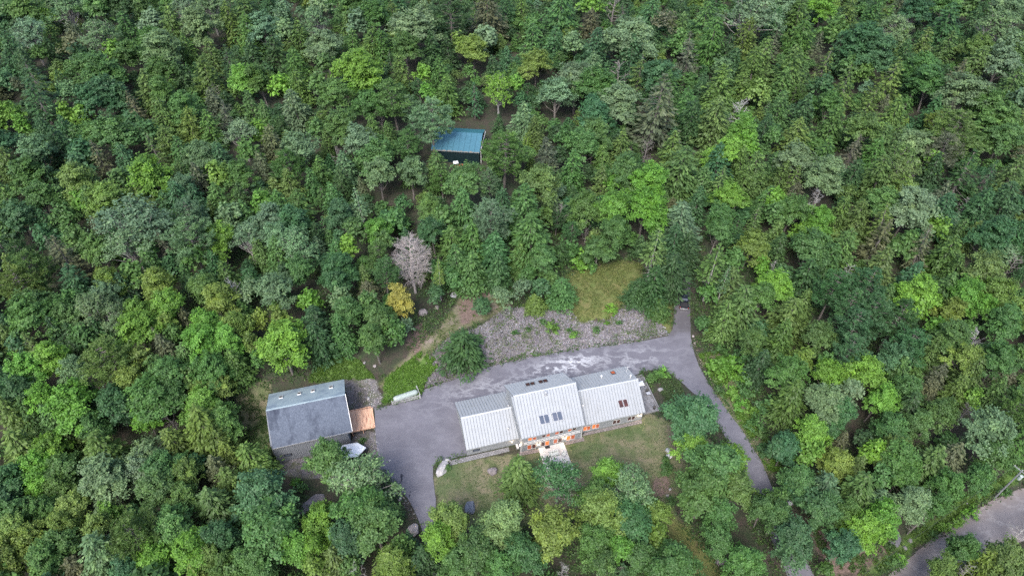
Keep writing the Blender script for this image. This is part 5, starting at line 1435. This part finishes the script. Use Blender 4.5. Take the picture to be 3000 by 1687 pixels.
'I': '''120 60 110 Mb;330 90 90 Ml;560 150 170 Ml;80 220 110 Co;200 230 90 Cg;400 290 110 Cg;700 320 130 Mg;640 60 90 Cd;840 140 130 Mb;1150 100 180 Mg;1080 240 100 Ml;1300 70 110 Mg;1500 200 140 Ml;1550 50 90 My;1680 270 120 Mg;1680 40 90 My;1300 270 80 Fg;1540 340 170 Cy;1350 440 120 Cy;1650 460 110 Co;170 480 160 Cy;380 480 120 Ml;550 430 110 Co;760 530 160 Co;300 650 120 Ml;500 640 120 Mg;320 760 110 Ml;780 730 160 Ms;1070 540 130 Bs;1050 670 120 Ms;1230 650 130 Mg;1180 800 130 Mg;1420 660 110 My;1400 850 110 Mo;1630 620 100 Cw;1490 600 60 Mb;1600 880 140 Co;100 750 130 Mb;60 870 110 Mb;450 780 100 Mg;560 930 120 My;350 950 110 Mg;140 980 130 Mg;110 1130 130 My;280 1150 120 My;540 1050 110 My;740 1090 110 My;1000 1120 170 Po;1320 1090 150 Mg;1660 1150 150 Mb;1420 1270 150 Ml;1180 1330 120 Ml;720 1300 150 Cs;480 1200 120 Mg;320 1350 130 Mg;90 1310 140 My;560 1410 100 Cw;950 1380 110 Mb;1480 1420 90 Cy;1600 1310 100 My;1700 1400 100 Mg;820 980 80 Ml''',
'J': '''1005 330 195 Mg;430 640 270 Mb;100 530 130 Cy;330 300 160 Cy;60 250 100 Cy;1390 540 265 Bp;450 1060 260 Mg;220 940 90 Cy;1330 830 250 Mg;1500 1000 230 Mg;930 960 160 Ml;900 1120 150 Ml;1250 1090 180 Mb;720 1220 170 Ml;890 1350 120 My;1110 1270 130 Co;1650 1360 160 Cy;1740 1170 110 Mg;300 1270 170 Mg;60 1130 130 Mb;400 1400 130 Mg;1250 1370 100 Mg;1850 1110 75 Sb;150 1400 110 Mg;1340 1390 90 Ds;760 600 60 Hg;720 540 50 Hl;860 880 50 Hg;1370 130 40 Hg''',
'N': '''1400 480 185 Co;1780 540 220 Bb;680 910 190 My;620 1080 180 Ml;1220 950 210 Mp;1740 1000 210 My;1000 1170 200 Mg;1400 1230 180 Mb;830 1330 150 Mg;170 1350 170 My;1250 1390 160 Mg;1810 1370 75 Ds;705 395 35 Hg;1760 480 60 Dg;480 1230 120 Cd;390 1330 100 Cd''',
'K': '''1340 225 215 Mb;1380 430 120 Mg 0.8;1390 520 130 Ml;1550 630 200 Mg;1640 600 130 Ml;1440 830 200 Mg;1680 780 140 Mo;1545 960 140 Mg;1545 1150 115 Mg;740 680 130 Ml;860 850 200 Bs;620 860 160 Mg;700 980 200 My;900 1020 170 Mb;1100 1000 110 My;1085 1130 100 My;620 1190 160 Mg;830 1240 120 Ml;930 1310 120 Mg;660 1350 130 Mg;1200 1370 180 Mg;1760 1350 150 Mg;1890 950 110 Mg;1170 640 55 Hg;1160 580 40 Hg;1080 890 45 Hl;1200 880 40 Hg;830 830 70 Dg;130 30 30 Hl;1650 60 60 Hl;1760 60 80 Hg;1720 150 60 Hl;1830 300 70 Hg;1880 400 60 Hg;1560 50 50 Hg;1900 190 80 Hg;1800 210 50 Hl;1905 500 60 Hg''',
'L': '''60 870 90 Mg;60 1010 130 Mg;195 1185 165 Mb;170 100 150 Co;430 130 150 Ms;620 60 100 Ms;560 230 120 Mb;830 120 130 Ml;340 380 140 Ml;320 520 100 Ml;130 480 110 Mb;50 500 80 Mb;550 440 70 Cw;480 600 110 My;660 610 90 Co;1030 60 110 Mg;1080 180 120 Cd;1180 60 90 Cw;1260 230 120 Mg;1120 330 110 Mg;940 360 120 Mg;1420 60 90 Co;1530 100 70 Ml;1470 230 80 Dg;1680 380 185 Ms;1720 560 130 Mg;1720 60 100 Cg;1870 180 110 Pg;900 480 130 My;960 570 140 Mg;780 520 90 Ml;1200 600 150 Co;1380 590 120 Cw;1560 700 110 Mg;1300 760 130 Mg;680 830 150 Co;440 790 130 Cs;250 740 120 Mg;400 950 150 Mb;300 880 100 Mb;560 960 110 Mg;840 720 90 Mg;1000 700 110 Mg;1060 900 130 Ms;1240 930 110 Mg;860 1030 120 Ml;700 1090 120 Ml;840 1120 90 Ml;560 1200 120 Mb;1130 1040 80 Fg;1480 1290 130 Mg;1790 1320 160 Mo;1320 1400 115 My;1630 1400 120 Cy;1910 1110 95 Ds;1500 1420 60 Ds;170 780 70 Mb;1010 960 50 Ds;1350 1090 60 Hl;1440 1040 55 Hl;1250 1130 40 Hg;1530 970 55 Hl;960 1350 60 Hg;1010 1330 50 Hl;1780 820 50 Hg;1400 900 40 Hg;430 1400 70 Mg 0.6'''

}
specs = []
for key, txt in TREES.items():
    ox_, oy_, sc_ = TILES[key]
    for item in txt.replace('\n', ' ').split(';'):
        q = item.split()
        if len(q) < 4:
            continue
        kc = q[3]
        specs.append(dict(px=ox_ + float(q[0]) / sc_, py=oy_ + float(q[1]) / sc_, r=float(q[2]) / sc_ * ((1.2 if q[3][0] in 'MB' else 1.13) if key in 'ABCDEHI' else (1.15 if key in 'NJ' else 1.06)), k=kc[0], c=kc[1], hs=float(q[4]) if len(q) > 4 else 1.0, lab=None))

def solve(s):
    frac, hf_ = SHAPE[s['k']]
    z = 8.0
    for _ in range(16):
        x, y = ray(s['px'], s['py'], z)
        dep = y * _c + (CAM_H - z) * _s
        R = s['r'] * dep / F_PX
        Ht = hf_(R) * s['hs']
        z = 0.5 * z + 0.5 * (T(x, y) + frac * Ht)
    s.update(x=x, y=y, R=R, H=Ht, z=T(x, y))
for s in specs:
    solve(s)

# fill the wood between the surveyed crowns
occ = {}
def cellk(x, y): return (int(x // 6), int(y // 6))
for s in specs:
    if s['k'] != 'H':
        occ.setdefault(cellk(s['x'], s['y']), []).append((s['x'], s['y'], s['R']))
CLEAR_PX = [P_DRIVE, P_ROAD, P_LAWN, P_MEADOW, P_WEEDS, P_WEEDS2, P_WEEDS3, P_WEEDS4, P_BARNGRASS, P_TRACK, P_GRAVEL, P_GRAVEL2, P_RIPRAP, P_BED, P_SHEDCLEAR, P_HOUSE, P_BARN,
            [(2590,1570),(2680,1560),(2700,1600),(2620,1660)], [(1500,620),(1560,610),(1560,720),(1500,800)], [(2022,740),(2060,760),(2110,1060),(2040,1050)], [(870,1400),(960,1420),(960,1500),(860,1500)],
            [(2300,1400),(2340,1440),(2340,1500),(2290,1480)]]
CLEAR_W = list(W.values()) + [P_DIRTF[:2] + P_DIRTF[2:]]
fr = random.Random(3)
cand = []
yy = 22.0
while yy < 345:
    half = 22 + 0.78 * (yy * _c + CAM_H * _s) + 8
    xx = -half
    while xx < half:
        cand.append((xx + fr.uniform(-1.9, 1.9), yy + fr.uniform(-1.9, 1.9)))
        xx += 4.6
    yy += 4.6
CX = np.array([c[0] for c in cand]); CY = np.array([c[1] for c in cand])
bad = np.zeros(len(cand), bool)
for P_ in CLEAR_W:
    bad |= dist_poly(P_, CX, CY) > -2.2
CZ = terrain(CX, CY)
for hfac in (0.0, 5.0, 8.5, 11.5):
    dep = CY * _c + (CAM_H - CZ - hfac) * _s
    qx = 1500 + F_PX * CX / dep
    qy = 843.5 + F_PX * ((CAM_H - CZ - hfac) * _c - CY * _s) / dep
    for P_ in CLEAR_PX:
        bad |= in_poly(P_, qx, qy)
fill = []
for (x, y), b, z in zip(cand, bad, CZ):
    if b:
        continue
    cx_, cy_ = cellk(x, y)
    crowd = False
    for i in (-1, 0, 1):
        for j in (-1, 0, 1):
            for (ox_, oy_, R) in occ.get((cx_ + i, cy_ + j), []):
                if math.hypot(x - ox_, y - oy_) < 0.72 * R + 1.0:
                    crowd = True
    if crowd:
        continue
    px, py = project(x, y, z + 6)
    inside = -30 < px < 3030 and -30 < py < 1720
    k = fr.choices('MCSPB', (8, 3.2, 1.0, 0.7, 1.0))[0]
    c = fr.choices('gdbosyw' , (4.5, 4.5, 2.8, 2.0, 0.8, .5, 0.5 if k in 'SC' else 0))[0]
    R = fr.uniform(2.0, 3.1) if inside else fr.uniform(2.6, 4.2)
    s = dict(px=px, py=py, k=k, c=c, R=R, H=SHAPE[k][1](R) * (fr.uniform(0.55, 0.78) if inside else fr.uniform(0.8, 1.0)), x=x, y=y, z=z, lab=None, fill=True, hs=1)
    dep = y * _c + (CAM_H - z - 6) * _s
    s['r'] = R * F_PX / dep
    fill.append(s)
    occ.setdefault((cx_, cy_), []).append((x, y, R))
print('hero trees', len(specs), 'fill', len(fill))

# ------------------------------------------------------------------ labels: every tree told from its neighbours
MARKS = [('the long metal-roofed house', 1620, 1230), ('the grey barn', 890, 1230), ('the teal shed', 1345, 425), ('the bleached dead tree', 1204, 765), ('the golden-yellow tree', 1169, 888),
         ('the black pickup', 2005, 885), ('the white bare tree', 2175, 330), ('the utility pole', 2925, 1430), ('the small grass field', 1780, 850), ('the stone bank', 1600, 960),
         ('the propane tank', 1187, 1158), ('the white patio', 1625, 1340), ('the slate-blue slab boulder', 1378, 1488), ('the gravel road corner', 2750, 1620), ('the driveway junction', 2000, 1010),
         ('the rock ledge before the barn', 920, 1475), ('the winding lane', 2180, 1330), ('the top left corner', 0, 0), ('the top right corner', 3000, 0), ('the bottom left corner', 0, 1687), ('the top edge middle', 1500, 0),
         ('the left edge middle', 0, 843), ('the right edge middle', 3000, 843), ('the top edge left third', 750, 0), ('the top edge right third', 2250, 0), ('the bottom edge left third', 600, 1687),
         ('the bleached leaning snag', 690, 840), ('the silvery spreading tree', 380, 650), ('the white-tipped dead tree', 2850, 1000), ('the large blue-green pine group', 2500, 930), ('the leaning pale trunk', 2830, 460), ('the bottom edge middle', 1500, 1687)]
ORD = ['', 'second ', 'third ', 'fourth ', 'fifth ', 'sixth ', 'seventh ', 'eighth ', 'ninth ', 'tenth ', 'eleventh ', 'twelfth ', 'thirteenth ', 'fourteenth ', 'fifteenth ', 'sixteenth ']
DIRS = ['right of', 'upper right of', 'above', 'upper left of', 'left of', 'lower left of', 'below', 'lower right of']
def name_all(items):
    bucket = {}
    for s in items:
        j = min(range(len(MARKS)), key=lambda i: (MARKS[i][1] - s['px']) ** 2 + (MARKS[i][2] - s['py']) ** 2)
        mname, mx_, my_ = MARKS[j]
        dx, dy = s['px'] - mx_, my_ - s['py']
        o = int(round(math.atan2(dy, dx) / (math.pi / 4))) % 8
        base = (CNAME[s['c']] + ' ' if s['k'] not in 'DXF' else {'w': 'grey ', 's': 'white '}.get(s['c'], 'pale ')) + KNAME[s['k']][1]
        bucket.setdefault((base, mname, o), []).append((math.hypot(dx, dy), s))
    for (base, mname, o), L in bucket.items():
        L.sort(key=lambda q: q[0])
        for r, (_, s) in enumerate(L):
            o_ = ORD[min(r, 15)]
            s['label'] = f"{base}, {o_}closest {DIRS[o]} {mname}" if len(L) > 1 else f"{base}, closest {DIRS[o]} {mname}"

allt = [s for s in specs if s['k'] != 'H'] + fill
def seen(s):
    return -60 < s['px'] < 3060 and -60 < s['py'] < 1760
CATS = {}
for s in sorted(allt, key=lambda s: -s['r'] * (0.55 if s.get('fill') else 1.0)):
    cat = KNAME[s['k']][2]
    s['own'] = seen(s) and len(CATS.setdefault(cat, [])) < 296
    if s['own']:
        CATS[cat].append(s)
own = [s for s in allt if s['own']]
rest = [s for s in allt if not s['own']]
name_all(own + [s for s in specs if s['k'] == 'H'])
print({k: len(v) for k, v in CATS.items()}, 'rest', len(rest))
GROUP = {'broadleaf tree': 'broadleaf trees of the surrounding wood', 'cedar': 'cedars of the surrounding wood', 'spruce': 'spruces of the surrounding wood', 'pine': 'pines of the surrounding wood', 'dead tree': 'dead trees standing in the wood', 'bush': 'low bushes round the clearing'}
DEADCOL = {'w': (.20, .18, .17), 's': (.36, .35, .345), 'k': (.33, .295, .29), 'g': (.22, .20, .19)}
tr_rand = random.Random(21)
def jitter_tint(c, rr):
    v = rr.uniform(0.86, 1.16)
    return (c[0] * v * rr.uniform(.9, 1.12), c[1] * v, c[2] * v * rr.uniform(.85, 1.15))
for s in own:
    kk = s['k']
    e = tr_rand.choice(PROTO[kk])
    nm, _, cat = KNAME[kk]
    root = thing(nm, s['label'], cat, (s['x'], s['y'], s['z']), tr_rand.uniform(0, 6.28), GROUP[cat])
    sk = 0.14 if kk in 'MBP' else 0.08
    root.rotation_euler = (tr_rand.gauss(0, .05), tr_rand.gauss(0, .05), root.rotation_euler[2])
    root.scale = (s['R'] / e['R'] * tr_rand.uniform(1 - sk, 1 + sk), s['R'] / e['R'] * tr_rand.uniform(1 - sk, 1 + sk), s['H'] / e['H'])
    if 'crown' in e:
        put('crown', e['crown'], None, root, color=jitter_tint(TINT[s['c']], tr_rand))
    wc = DEADCOL.get(s['c'], (.3, .28, .27)) if kk in 'DXF' else ((.36, .34, .32) if kk in 'BT' else (.2, .18, .16))
    put('trunk', e['wood'], None, root, color=wc)

# bushes are small broadleaf crowns sitting on the ground
BUSHP = [broadleaf(900 + i, R=1.2, H=1.6, zc=0.65, rz=0.95, clumps=26, per=20, leaf=0.14, cr=0.38, limbs=0, lob=0.3, spiky=0.7) for i in range(3)]
BUSHM = []
for Q, V, w_, _ in BUSHP:
    me = np_mesh('bush', Q.reshape(-1, 3), 4, {'var': ('FLOAT', V)}); me.materials.append(MAT_LEAF); BUSHM.append(me)
for s in specs:
    if s['k'] == 'H':
        o = put('bush', tr_rand.choice(BUSHM), None, None, (s['x'], s['y'], s['z']), tr_rand.uniform(0, 6.28), jitter_tint(TINT[s['c']], tr_rand))
        k_ = s['R'] / 1.2
        o.scale = (k_, k_, k_ * tr_rand.uniform(.8, 1.1) * s['hs'])
        tag(o, s['label'], 'bush', GROUP['bush'])

# far and hidden trees beyond the 300 largest of each kind: one wood
def far_wood(name, items, keep, grow):
    QS, VS, TS = [], [], []
    rr = np.random.default_rng(5)
    for s in items:
        L = PROTO[s['k'] if s['k'] in 'MBCSP' else 'C']
        e = L[int(rr.integers(len(L)))]
        Q, V = e['Q'], e['V']
        n = min(len(Q), keep)
        ix = rr.choice(len(Q), n, replace=False)
        q = Q[ix]; c = q.mean(1, keepdims=True)
        q = c + (q - c) * grow * math.sqrt(len(Q) / n) ** 0.75
        a = rr.uniform(0, 6.28); ca, sa2 = math.cos(a), math.sin(a)
        x = q[..., 0] * s['R'] / e['R']; y = q[..., 1] * s['R'] / e['R']; z = q[..., 2] * s['H'] / e['H']
        QS.append(np.stack([x * ca - y * sa2 + s['x'], x * sa2 + y * ca + s['y'], z + s['z']], -1).astype(np.float32))
        VS.append(V[ix])
        t = jitter_tint(TINT[s['c']], tr_rand)
        TS.append(np.tile(np.array([*t, 1.0]), (n, 1)))
    if not QS:
        return
    Qa = np.concatenate(QS)
    me = np_mesh(name, Qa.reshape(-1, 3), 4, {'var': ('FLOAT', np.concatenate(VS)), 'tint': ('FLOAT_COLOR', np.concatenate(TS))})
    me.materials.append(MAT_LEAF_STUFF)
    kind(put(name, me), 'stuff')
far_wood('woodland', rest, 950, 1.0)

# undergrowth: ferns, weeds and grass that nobody could count
def undergrowth(name, poly, n, size, tint, h=0.35, seed=1, inside=0.0, spread=0.25):
    rr = np.random.default_rng(seed)
    xs = [p[0] for p in poly]; ys = [p[1] for p in poly]
    X = rr.uniform(min(xs), max(xs), n * 4); Y = rr.uniform(min(ys), max(ys), n * 4)
    nz = np.array([0.6 * mnoise.noise(Vector((a * 0.31 + b * 0.17, b * 0.31 - a * 0.17, seed + 0.37))) + 0.6 * mnoise.noise(Vector((a * 0.6 - b * 0.8 + 5, b * 0.6 + a * 0.8, seed + 7.63))) for a, b in zip(X, Y)])
    keep = (dist_poly(poly, X, Y) > inside) & (nz > -spread)
    X, Y = X[keep][:n], Y[keep][:n]; n = len(X)
    m = 5
    c = np.stack([X, Y, terrain(X, Y)], 1)
    c = np.repeat(c, m, 0) + rr.normal(0, 1, (n * m, 3)) * np.array([size, size, 0]) + np.array([0, 0, 1]) * rr.uniform(0.03, h, (n * m, 1))
    nrm = rr.normal(size=c.shape) * 0.6 + np.array([0, 0, 1.0])
    Q = sprays(c, nrm, size * rr.uniform(.6, 1.3, len(c)), 0.5, rr)
    V = np.clip(np.repeat(rr.normal(.42, .17, n), m) + rr.normal(0, .06, n * m), 0, 1)
    t = np.tile(np.array([*tint, 1.0]), (len(c), 1))
    me = np_mesh(name, Q.reshape(-1, 3), 4, {'var': ('FLOAT', V), 'tint': ('FLOAT_COLOR', t)})
    me.materials.append(MAT_LEAF_STUFF)
    return kind(put(name, me), 'stuff')
undergrowth('weeds', W['weeds'], 2600, 0.17, (.085, .16, .028), .45, 1)
undergrowth('weeds', W['weeds2'], 3800, 0.17, (.09, .185, .026), .5, 2)
undergrowth('weeds', W['weeds3'], 3200, 0.18, (.085, .17, .024), .6, 3, spread=0.1)
undergrowth('weeds', W['weeds4'], 3600, 0.17, (.075, .14, .026), .5, 4, spread=0.02)
undergrowth('grass', W['meadow'], 4200, 0.11, (.12, .15, .045), .2, 5, inside=-1.6, spread=0.14)
undergrowth('grass', W['lawn'], 9000, 0.06, (.085, .125, .045), .07, 6, spread=0.12)
undergrowth('weeds', W['riprap'], 2600, 0.13, (.085, .145, .04), .30, 7, spread=-0.12)
undergrowth('grass', W['riprap'], 1800, 0.09, (.12, .135, .07), .2, 17, spread=0.0)
undergrowth('weeds', W['track'], 1300, 0.13, (.085, .13, .035), .3, 8, spread=-0.08)
undergrowth('weeds', W['bed'], 900, 0.15, (.06, .10, .035), .5, 9)
undergrowth('ferns', P_DIRTF, 1600, 0.18, (.06, .11, .03), .4, 10, spread=-0.05)
undergrowth('grass', W['barngrass'], 1500, 0.13, (.05, .10, .026), .3, 11)
# understorey at the wood's edge round the clearing
def understorey(n, seed):
    rr = np.random.default_rng(seed)
    X = rr.uniform(-80, 110, n * 3); Y = rr.uniform(34, 135, n * 3)
    ok = np.ones(X.shape, bool)
    for k in W:
        ok &= dist_poly(W[k], X, Y) < 0.3
    nz = np.array([mnoise.noise(Vector((a_ * 0.14 + b_ * .08, b_ * 0.14 - a_ * .08, 9.4))) for a_, b_ in zip(X, Y)])
    ok &= nz > -0.12
    X, Y = X[ok][:n], Y[ok][:n]; n = len(X); m = 6
    c = np.repeat(np.stack([X, Y, terrain(X, Y)], 1), m, 0) + rr.normal(0, 1, (n * m, 3)) * np.array([.35, .35, 0]) + np.array([0, 0, 1]) * rr.uniform(0.1, 0.9, (n * m, 1))
    Q = sprays(c, rr.normal(size=c.shape) * 0.5 + np.array([0, 0, 1.0]), 0.2 * rr.uniform(.6, 1.4, len(c)), 0.5, rr)
    V = np.clip(np.repeat(rr.normal(.42, .17, n), m) + rr.normal(0, .06, n * m), 0, 1)
    base = np.array([(.055, .115, .032), (.075, .13, .035), (.045, .09, .03)])[rr.integers(0, 3, n)]
    tt = np.concatenate([np.repeat(base, m, 0), np.ones((n * m, 1))], 1)
    me = np_mesh('undergrowth', Q.reshape(-1, 3), 4, {'var': ('FLOAT', V), 'tint': ('FLOAT_COLOR', tt)})
    me.materials.append(MAT_LEAF_STUFF)
    kind(put('undergrowth', me), 'stuff')
understorey(26000, 12)
